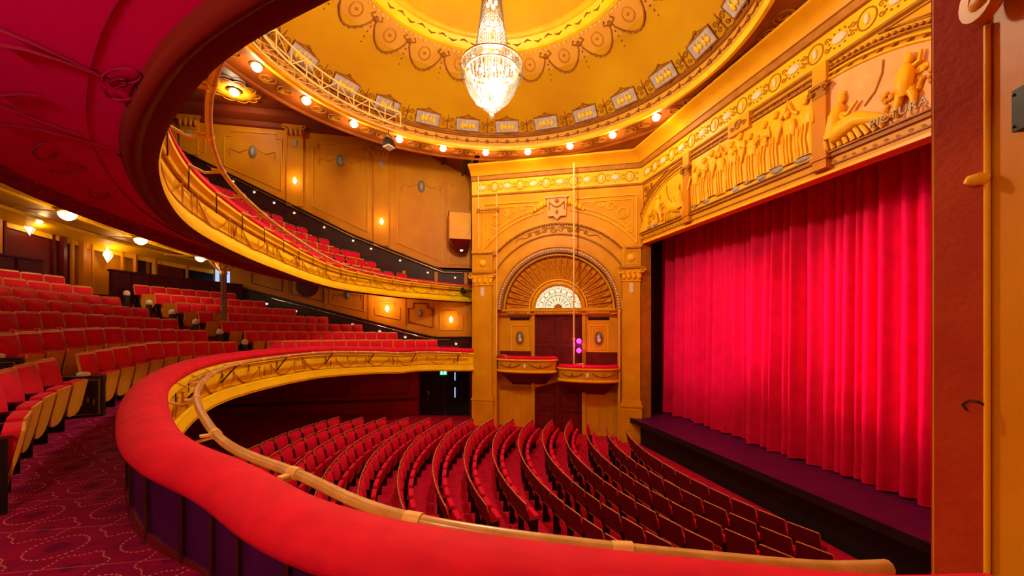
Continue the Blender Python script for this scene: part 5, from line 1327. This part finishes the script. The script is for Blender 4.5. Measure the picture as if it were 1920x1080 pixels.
FULL = ('backrest', 'back_shell', 'top_rail', 'seat_board', 'seat_cushion', 'standard', 'armrest')
MID = ('backrest', 'back_shell', 'top_rail', 'seat_board', 'standard')
def circ_seat(R, th, k, label, group, sx=1.0, keys=FULL):
    p = cpos(R, th); p.z = cfl(k, th); put_seat('circle_chair', p, (FC-p).xy.to_3d().normalized(), CS, keys, label, group, sx)
for i in range(6):
    th = math.radians(19.2+3.72*i)
    circ_seat(crow(0)+0.05, th, 0, 'red seat with wooden underside in the front circle row, %s beyond the gangway' % ORD[i], 'circle seats in the block by the camera', 1.14)
for i in range(3):
    th = math.radians(21.0+3.4*i)
    circ_seat(crow(1), th, 1, 'red seat in the second circle row by the gangway, %s on the camera side' % ORD[i], 'circle seats in the block by the camera', 1.1)
for k in range(7):
    n = 10+k; a0, a1 = 14.6, -17.0
    for i in range(n):
        th = math.radians(a0+(a1-a0)*(i+0.5)/n); R = crow(k); p = cpos(R, th)
        vx, vy = p.x-CAMX, p.y; Z = vx*FX+vy*FY; X = vx*RX+vy*RY
        if 960+750*X/Z < -25: continue
        circ_seat(R, th, k, 'red seat in middle circle block, %s row from the cushion, %s from the column aisle' % (ORD[k], ORD[n-1-i]), 'circle seats in the middle block', R*math.radians(31.6)/n/0.465)
far_end = [69.5, 60.5, 54.0, 48.5, 44.2, 40.8, 38.0, 35.8]
for k in range(7):
    a0 = 24.2; R = crow(k); n = max(3, int(round(R*math.radians(far_end[k]-a0)/0.465)))
    for i in range(n):
        th = math.radians(-(a0+(far_end[k]-a0)*(i+0.5)/n)); p = cpos(R, th)
        if (p-Vector((-5.1, -6.2, 0))).xy.length < 0.42: continue
        circ_seat(R, th, k, 'red seat in circle block by the side wall, %s row from cushion, %s from aisle' % (ORD[k], ORD[i]), 'circle seats in the far block', R*math.radians(far_end[k]-a0)/n/0.465, MID)
# row-end panels with aisle light
def row_end(R, th, k, label, big=False):
    p = cpos(R, th); p.z = cfl(k, th); f = (FC-p); t = empty('row_end_panel' if big else 'aisle_light', p, rz=math.atan2(-f.x, f.y), label=label, cat='row end' if big else 'aisle light')
    if big:
        mb = MB(); mb.prism([(-0.04,0),(0.04,0),(0.04,0.58),(-0.04,0.58)], -0.20, 0.24); mb.build('end_board', 'bronze', t)
        mb = MB(); mb.lathe([(0.07,0.0),(0.075,0.03),(0.05,0.055),(0.0,0.06)], 12, (0,0.02,0.58)); mb.build('light_cover', 'white_enamel', t, 50)
        mb = MB(); mb.tube([(0.05,-0.16,0.04),(0.05,0.20,0.04),(0.05,0.20,0.52),(0.05,-0.16,0.52)], 0.012, 4, closed=True); mb.tube([(0.05,0.02+0.035*math.sin(a_),0.44+0.05*math.cos(a_)) for a_ in (0, 2.1, 4.2)], 0.010, 4, closed=True)
        for q in range(5): mb.ball((0.04, -0.1+0.06*q, 0.2+0.03*(q % 2)), 0.012, 0.014, 0.05, 6, 4)
        mb.build('emblem', 'brass', t)
    else:
        mb = MB(); mb.lathe([(0.07,0.0),(0.075,0.42),(0.06,0.50)], 10); mb.build('post', 'bronze', t, 50)
        mb = MB(); mb.lathe([(0.075,0.50),(0.085,0.54),(0.075,0.60),(0.04,0.64),(0.0,0.65)], 10); mb.build('dome_cover', 'white_enamel', t, 60)
    return t
row_end(crow(0)+0.1, math.radians(15.25), 0, 'ornate dark bronze seat end with emblem at the gangway, front row', True)
row_end(crow(1)+0.1, math.radians(15.3), 1, 'dark bronze seat end behind the front row at the gangway', True)
for k in range(7): row_end(crow(k)-0.1, math.radians(-22.6), k, 'small domed aisle light on the far circle aisle, %s row from cushion' % ORD[k])

# upper circle seats
for k in range(10):
    d = gal_row(k); s = 1.55+0.28*k; i = 0
    while s < 15.0:
        p = LIP.off(s, d); p.z = gal_floor_z(k); T = LIP.tan(s)
        vx, vy = p.x-CAMX, p.y; Z = vx*FX+vy*FY; X = vx*RX+vy*RY; px = 960+750*X/Z; py = 609-750*(p.z+0.8)/Z
        st = (LIP.off(s+0.1, d)-LIP.off(s-0.1, d)).length/0.2
        if p.x > -8.7 and px > 352 and i < 26:
            put_seat('gallery_chair', p, Vector((-T.y, T.x, 0)), GS, MID if k < 6 else ('backrest', 'back_shell', 'top_rail'), 'red upper circle seat, %s row above the front, %s from the side wall' % (ORD[k], ORD[i]), 'upper circle seats', 1.05); i += 1
        s += 0.54/st

# stalls seats
RS = 9.0
for k in range(15):
    yc = 6.12-0.725*k; hw = (3.35, 3.95, 4.45)[k] if k < 3 else 4.85
    n = int(2*hw/0.51)
    for i in range(n):
        a = math.asin(hw/RS)*(2*(i+0.5)/n-1); x = RS*math.sin(a); y = yc+RS-RS*math.cos(a)
        z = stalls_z(y-0.2)
        vx, vy = x-CAMX, y; Z = vx*FX+vy*FY; X = vx*RX+vy*RY
        py = 609-750*(z+0.85)/Z; px = 960+750*X/Z
        # leave out seats hidden under the dress circle cushion
        if x > 0 and py > 1085: continue
        if x > 2.0 and k > 5: continue
        if x > 3.4 and k > 2: continue
        put_seat('stalls_chair', (x, y, z), Vector((-math.sin(a), math.cos(a), 0)), SS, ('backrest', 'back_shell', 'top_rail', 'lower_rail', 'seat_cushion', 'standard', 'armrest') if k < 7 else ('backrest', 'back_shell', 'top_rail', 'seat_cushion', 'standard'),
                 'red stalls seat, %s row from the stage, %s from the box wall' % (ORD[k], ORD[i]), 'curved rows of stalls seats', 1.08)
# ------------------------------------------------------------------ dress circle back wall, barriers, column
bkw = empty('wall_back', label='curved back wall of the dress circle, red and gold panels', cat='wall', kind='structure')
def curved(a0, a1, R, z0, z1f, name, m_, n=12, parent=bkw, th=0.0):
    mb = MB()
    def fn(i, j): t_ = math.radians(a0+(a1-a0)*i/n); p = cpos(R, t_); return (p.x, p.y, z0 if j == 0 else (z1f(t_) if callable(z1f) else z1f))
    mb.grid(fn, n, 1); return mb.build(name, m_, parent)
def top(t_): return zb(abs(t_))+0.75
curved(10, -21.6, 14.95, 0.2, top, 'red_wall', 'wall_red', 14)
curved(-21.6, -30.2, 15.1, 0.2, top, 'gold_wall', 'gold_dim', 6)
curved(-30.2, -41.0, 15.1, 0.2, top, 'dark_opening', 'black', 6)
curved(60, 10, 14.95, -0.5, top, 'red_wall', 'wall_red', 14)
def wp(th, R, z): p = cpos(R, math.radians(th)); return (p.x, p.y, z)
for a0, a1, m_ in ((-12.5, -14.6, 'wall_red'), (-16.0, -20.0, 'wall_red'), (-23.6, -26.6, 'gold')):
    mb = MB(); z0, z1 = (1.0, 3.0)
    mb.tube([wp(a0, 14.88, z0), wp(a1, 14.88, z0), wp(a1, 14.88, z1-0.15), wp(a1+0.4, 14.88, z1-0.15), wp(a1+0.4, 14.88, z1), wp(a0-0.4, 14.88, z1), wp(a0-0.4, 14.88, z1-0.15), wp(a0, 14.88, z1-0.15)], 0.035, 4, closed=True); mb.build('panel_moulding', m_, bkw)
for a_, m_, r_ in ((-15.3, 'gold_dim', 0.10), (-20.8, 'wall_red', 0.08), (-21.6, 'gold_dim', 0.05), (-22.6, 'gold_dim', 0.09), (-28.0, 'gold_dim', 0.06), (-30.2, 'gold_dim', 0.08), (-34.2, 'gold_dim', 0.05)):
    mb = MB(); mb.tube([wp(a_, 14.86, 0.2), wp(a_, 14.86, 3.2)], r_, 4); mb.build('wall_pilaster', m_, bkw)
curved(-27.9, -29.4, 14.95, 1.3, 2.4, 'notice_board', 'wood_dark', 3)
curved(-30.4, -33.8, 14.9, 0.2, top, 'red_drape', 'wood_red', 8)
wb_ = empty('window_2', cpos(14.9, math.radians(-38.6)), label='tall window with blue daylight glow behind the circle column', cat='window', kind='structure')
for q in range(3):
    t0, t1 = -37.6-0.75*q, -38.3-0.75*q; mb = MB(); c_ = cpos(14.9, math.radians(-38.6))
    a_, b_ = cpos(14.7, math.radians(t0))-c_, cpos(14.7, math.radians(t1))-c_
    mb.add([(a_.x, a_.y, 0.6), (b_.x, b_.y, 0.6), (b_.x, b_.y, 2.25), (a_.x, a_.y, 2.25)], [(0, 1, 2, 3)]); mb.build('pane', 'window_blue', wb_)
mb = MB(); c_ = cpos(14.9, math.radians(-38.6))
for t0 in (-37.5, -38.32, -39.07, -39.9): a_ = cpos(14.68, math.radians(t0))-c_; mb.tube([(a_.x, a_.y, 0.5), (a_.x, a_.y, 2.4)], 0.03, 4)
mb.build('window_frame', 'gold_dim', wb_)
for nm, a0, a1, lab in (('circle_barrier', 10, -16.4, 'dark timber barrier behind the middle circle seats'), ('circle_barrier', -23.0, -40.0, 'long dark timber barrier behind the far circle seats')):
    t = empty(nm, cpos(14.05, math.radians((a0+a1)/2)), label=lab, cat='barrier'); c_ = t.location.copy()
    n = 12; mb = MB()
    def bf(i, j):
        th = math.radians(a0+(a1-a0)*i/n); p = cpos((13.92, 13.92, 14.0, 14.0)[j], th)-c_; z = cfl(7, th); return (p.x, p.y, z-0.3 if j in (0, 3) else z+0.98)
    mb.grid(bf, n, 3); mb.build('board', 'wood_maroon', t)
    mb = MB()
    def bc(i, j):
        th = math.radians(a0+(a1-a0)*i/n); p = cpos((13.86, 13.86, 14.08, 14.08, 13.86)[j], th)-c_; z = cfl(7, th)+0.98; return (p.x, p.y, z+(0.0, 0.05, 0.05, 0.0, 0.0)[j])
    mb.grid(bc, n, 4); mb.build('cap', 'wood_maroon', t)
    for q in range(int(abs(a1-a0)/2.2)+1):
        th = math.radians(a0-2.2*q); p = cpos(13.905, th)-c_; z = cfl(7, th); mb = MB(); mb.tube([(p.x, p.y, z), (p.x, p.y, z+0.98)], 0.03, 4); mb.build('stile', 'wood_maroon', t)
cz = cfl(3, math.radians(-28))-0.1
col = empty('column', (-5.1, -6.2, cz), label='slim fluted iron column with gilded capital holding up the upper circle', cat='column')
h = 1.99-cz
mb = MB(); mb.lathe([(0.13, 0.0), (0.13, 0.08), (0.09, 0.14), (0.075, 0.2), (0.072, h-0.42)], 16); mb.build('shaft', 'column_bronze', col, 40)
for k in range(8):
    a = 2*PI*k/8; mb = MB(); mb.tube([(0.074*math.cos(a), 0.074*math.sin(a), 0.25), (0.072*math.cos(a), 0.072*math.sin(a), h-0.45)], 0.012, 4); mb.build('flute', 'column_bronze', col)
mb = MB(); mb.lathe([(0.08, h-0.42), (0.11, h-0.40), (0.09, h-0.36), (0.11, h-0.22), (0.20, h-0.08), (0.26, h-0.05), (0.26, h)], 16); mb.build('capital', 'gold_bright', col, 40)
for k in range(6):
    a = 2*PI*k/6; mb = MB(); mb.tube([(0.12*math.cos(a), 0.12*math.sin(a), h-0.30), (0.26*math.cos(a), 0.26*math.sin(a), h-0.16), (0.36*math.cos(a), 0.36*math.sin(a), h-0.02)], [0.03, 0.025, 0.02], 5); mb.build('bracket', 'gold_bright', col, 60)

# lamps under the upper circle
for i, (px, py, r_) in enumerate(((127, 396, 0.17), (264, 446, 0.15), (376, 480, 0.14))):
    p, nrm = hit(GC_BVH, px, py)
    if p is None: p = at_z(px, py, 2.2)
    lp = bowl_lamp('circle_lamp', p, r_, 'glass bowl lamp on the gilded ceiling behind the circle, %s from the camera' % ORD[i], CIRC_W*0.24, 'bowl lamps under the upper circle')
    mb = MB(); d = Vector((0.2, -0.9, 0)).normalized(); mb.tube([(0, 0, -0.02), tuple(d*0.9+Vector((0, 0, -0.02)))], 0.02, 4); mb.build('conduit', 'gold_line', lp)
for x_, y_, e_, lab in ((0.6, -8.3, 0.6, 'bowl lamp on the circle ceiling above the middle seats'), (4.9, -7.2, 0.9, 'bowl lamp on the circle ceiling above the seats by the gangway'), (8.75, -2.1, 1.8, 'added unseen bowl lamp on the soffit just behind the camera')):  # last lamp is added out of view to brighten the near chairs and carpet
    r_ = (SOF_BVH if y_ > -4 else GC_BVH).ray_cast(Vector((x_, y_, 0.0)), Vector((0, 0, 1)))[0] or Vector((x_, y_, 1.8))
    bowl_lamp('circle_lamp', r_, 0.16, lab, CIRC_W*e_, 'bowl lamps under the upper circle')
bowl_lamp('circle_lamp', (-8.7, -1.75, 1.55), 0.10, 'tiny bowl lamp under the upper circle by the side wall panels', 25, 'bowl lamps under the upper circle')

# sconces : faceted lantern on the wall
def sconce(mw, label, k=1.0, e=14):
    t = empty('wall_sconce', mw=mw, label=label, cat='sconce', group='faceted wall sconces')
    mb = MB(); q = [(0,0,-0.20),(0.11,0,0),(0,-0.10,0),(-0.11,0,0),(0,0,0.20)]
    mb.add([(x*k, y*k-0.03, z*k) for x, y, z in q], [(0,1,2),(0,2,3),(4,2,1),(4,3,2)]); mb.build('lantern_glass', 'sconce_glass', t)
    mb = MB(); mb.tube([(0,-0.13*k,0),(0,-0.03,-0.21*k)], 0.010, 4); mb.tube([(0,-0.13*k,0),(0,-0.03,0.21*k)], 0.010, 4); mb.tube([(-0.115*k,-0.03,0),(0,-0.135*k,0),(0.115*k,-0.03,0)], 0.010, 4); mb.build('lantern_frame', 'brass', t)
    mb = MB(); mb.box(-0.05*k, 0.05*k, -0.03, 0.0, -0.12*k, 0.12*k); mb.build('back_plate', 'brass', t)
    light('sconce_light', 'POINT', (0, -0.32, 0), e*0.6, (1.0, 0.62, 0.26), parent=t, size=0.06)
sconce(SWM @ Matrix.Translation((-5.41, -0.06, 6.05)), 'faceted wall sconce on the upper gallery pilaster, higher up the rake', 0.9)
sconce(SWM @ Matrix.Translation((-1.93, -0.06, 4.53)), 'faceted wall sconce on the lower gallery pilaster nearer the arch', 0.9)
sconce(SWM @ Matrix.Translation((-1.70, -0.01, 0.71)), 'faceted wall sconce in the notched circle panel further from boxes', 0.9)
sconce(SWM @ Matrix.Translation((1.09, -0.01, 0.24)), 'faceted wall sconce in the last circle panel beside the boxes', 0.9)
for th, z, lab in ((-17.95, 2.72, 'large faceted sconce glowing on the dark red back wall'), (-25.1, 2.25, 'bright faceted sconce on the gold back wall panel')):
    p = cpos(14.9, math.radians(th)); u = Vector((math.cos(math.radians(th)), math.sin(math.radians(th)), 0))
    sconce(frame_matrix((p.x, p.y, z), (-u.x, -u.y)) if False else frame_matrix((p.x, p.y, z), (-u.x, -u.y)), lab, 1.35, 10)
# step lights along the dados
for i, (y, z) in enumerate(((-7.73, 5.9), (-6.95, 5.52), (-6.21, 5.13), (-5.44, 4.75), (-4.27, 4.21), (-3.11, 3.69), (-2.37, 3.37), (-1.15, 2.9), (0.05, 2.40), (1.26, 2.2))):
    t = empty('step_light', mw=SWM @ Matrix.Translation((y, -0.06, z-0.05)), label='small round step light on gallery dado, %s down from the top' % ORD[i], cat='step light', group='step lights of the gallery')
    mb = MB(); mb.ball((0, 0, 0), 0.05, 0.04, 0.05, 8, 5); mb.build('glass', 'step_glass', t, 60)
    mb = MB(); mb.lathe([(0.05, 0), (0.09, 0.02), (0.02, 0.08), (0, 0.08)], 10, (0, 0, 0.02)); mb.build('hood', 'brass', t, 60)
for i, (y, z) in enumerate(((-6.49, 0.88), (-5.38, 0.58), (-4.25, 0.3), (-3.13, 0.02), (-2.01, -0.28), (-0.93, -0.54), (1.31, -0.86))):
    t = empty('step_light', mw=SWM @ Matrix.Translation((y, -0.06, z)), label='small round step light on circle dado, %s down from the back' % ORD[i], cat='step light', group='step lights of the circle')
    mb = MB(); mb.ball((0, 0, 0), 0.06, 0.05, 0.06, 8, 5); mb.build('glass', 'step_glass', t, 60)
    mb = MB(); mb.lathe([(0.06, 0), (0.10, 0.02), (0.02, 0.09), (0, 0.09)], 10, (0, 0, 0.02)); mb.build('hood', 'brass', t, 60)

# ------------------------------------------------------------------ pipes and lanterns on the box wall
def pipe(pts, rad, label):
    t = empty('wall_pipe', mw=BOXM @ Matrix.Translation(pts[0]), label=label, cat='pipe'); o = Vector(pts[0])
    mb = MB(); mb.tube([Vector(p)-o for p in pts], rad, 8); mb.build('tube', 'steel_pale', t, 50)
    n = max(2, int(abs(pts[0][2]-pts[-1][2])/1.6))
    for k in range(n):
        z = pts[0][2]+(pts[1][2]-pts[0][2])*(k+0.5)/n; mb = MB(); mb.box(-rad*1.5, rad*1.5, -rad*1.5, 0.06, z-o.z-0.03, z-o.z+0.03); mb.build('clip', 'steel_pale', t)
pipe([(0.33, -0.24, 6.15), (0.33, -0.24, 3.15)], 0.018, 'thin gold pipe down the first pilaster of the box wall')
pipe([(1.12, -0.24, 5.35), (1.12, -0.24, -1.22), (1.55, -0.40, -1.22), (1.55, -0.40, -1.38)], 0.020, 'long gold pipe with elbow ending over the higher box')
pipe([(4.27, -0.62, 6.2), (4.27, -0.62, -1.50), (4.62, -0.62, -1.50), (4.62, -0.62, -1.62)], 0.034, 'thick gold pipe hanging down past the fanlight to the lower box')
pipe([(5.98, -0.16, 0.55), (5.98, -0.16, -2.95)], 0.022, 'gold pipe along the jamb near the stage')
mb = MB(); mb.tube([(0, 0, 0), (0.82, 0, 0)], 0.035, 6); mb.box(-0.06, 0.06, -0.05, 0.05, -0.07, 0.07); mb.box(0.76, 0.88, -0.05, 0.05, -0.07, 0.07)
o = mb.build('pipe_crossbar', 'gold_line', label='short crossbar clamped between the two pipes', cat='crossbar'); o.matrix_world = BOXM @ Matrix.Translation((0.33, -0.26, 4.72))
sl = empty('stage_lantern', mw=BOXM @ Matrix.Translation((4.45, -0.25, -0.75)), label='pair of glowing magenta stage lanterns on the pipe by the lower box', cat='lantern')
for z in (0.12, -0.25):
    mb = MB(); mb.lathe([(0.09, -0.10), (0.11, 0.0), (0.10, 0.10)], 12); o = mb.build('lantern_body', 'iron_dark', sl, 50); o.location = (0, 0, z); o.rotation_euler = (PI/2, 0, 0.5)
    mb = MB(); mb.ball((0, -0.11, z), 0.10, 0.05, 0.10, 12, 6); mb.build('lens', 'magenta', sl, 60)
light('lantern_glow', 'POINT', (0, -0.4, 0), 12, (1.0, 0.05, 0.5), parent=sl, size=0.1)
# small spot at the end of the upper circle front
sp = empty('front_spot', tuple(LIP.off(0.75, -0.12, 0.42)), label='small black spotlight clamped at the end of the upper circle front', cat='spotlight')
mb = MB(); mb.lathe([(0.0, -0.14), (0.07, -0.13), (0.10, 0.02), (0.10, 0.12)], 12); o = mb.build('body', 'iron_dark', sp, 50); o.rotation_euler = (0.9, 0, -0.6)
mb = MB(); mb.tube([(-0.12,0,0),(-0.12,0,0.2),(0.12,0,0.2),(0.12,0,0)], 0.012, 4); mb.build('yoke', 'iron', sp)
mb = MB(); mb.tube([(0,0,0.2),(-0.1,-0.05,0.3)], 0.015, 4); mb.build('clamp', 'iron', sp)

# ------------------------------------------------------------------ near side: pier beside the camera and the walls behind it
PA, PB_ = (7.47, 2.50), (7.68, 2.50)
pr_ = empty('wall_pier', (PA[0], PA[1], 0), label='worn red brown and gold pier close beside the camera', cat='wall', kind='structure')
def Q(x, y): return (x-PA[0], y-PA[1])
mb = MB(); mb.slab([Q(7.47, 2.5), Q(7.682, 2.5), Q(8.7, 2.02), Q(XN, 2.02), Q(XN, 3.2), Q(7.9, 3.2), Q(5.15, 8.1), Q(5.0, 8.1)][::1], -4.6, 6.6)
mb.build('pier_mass', 'gold_dim', pr_)
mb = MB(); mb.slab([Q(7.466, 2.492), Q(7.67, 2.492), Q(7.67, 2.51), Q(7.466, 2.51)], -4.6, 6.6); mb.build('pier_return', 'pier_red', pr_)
mb = MB(); mb.tube([Q(7.675, 2.488)+(-4.0,), Q(7.675, 2.488)+(1.36,)], 0.012, 8); mb.build('edge_bead', 'gold_bright', pr_, 60)
mb = MB(); mb.tube([Q(7.475, 2.497)+(-4.0,), Q(7.475, 2.497)+(6.0,)], 0.006, 6); mb.build('corner_bead', 'gold', pr_, 60)
mb = MB(); spiral(mb, 0, 0, 0.10, 0, 1.5, 0.05, 1); mb.tube([(-0.02,0,0.05),(0.15,0,0.12),(0.5,0,0.14)], [0.06,0.05,0.05], 8); mb.ball((0.0,0,0.0), 0.07,0.05,0.06)
o = mb.build('capital_scroll', 'gold', pr_, 60); o.location = (*Q(7.72, 2.40), 1.43); o.rotation_euler = (0, 0, -0.44)
mb = MB(); mb.tube([(0,0,0),(-0.02,-0.02,0.008),(-0.04,-0.03,0.004),(-0.05,-0.03,-0.008)], [0.026,0.028,0.028,0.02], 8, flat=1.0); o = mb.build('stub_bracket', 'gold_bright', pr_, 60); o.location = (*Q(7.675, 2.49), 0.66)
mb = MB(); mb.tube([(0,0,0),(-0.02,-0.02,0.018),(-0.05,-0.03,0.02),(-0.07,-0.03,-0.005),(-0.055,-0.028,-0.03)], 0.006, 6); o = mb.build('cable_hook', 'iron', pr_, 60); o.location = (*Q(7.675, 2.49), -0.37)
mb = MB(); mb.box(0, 0.12, -0.05, 0.0, -0.08, 0.09); mb.ball((0.01,-0.05,0.07), 0.006); mb.ball((0.01,-0.05,-0.06), 0.006); o = mb.build('wall_box', 'iron_dark', pr_); o.location = (*Q(7.84, 2.40), 0.87); o.rotation_euler = (0, 0, -0.44)
mb = MB(); mb.box(XN, XN+0.2, -16, 3.2, -4.6, 9.2); mb.build('wall_right', 'gold_dim', label='side wall behind the camera', cat='wall', kind='structure')
mb = MB(); mb.box(-10, XN+0.2, -16.2, -16, -4.6, 9.2); mb.build('wall_rear', 'wall_red', label='rear wall of the house far behind the seats', cat='wall', kind='structure')
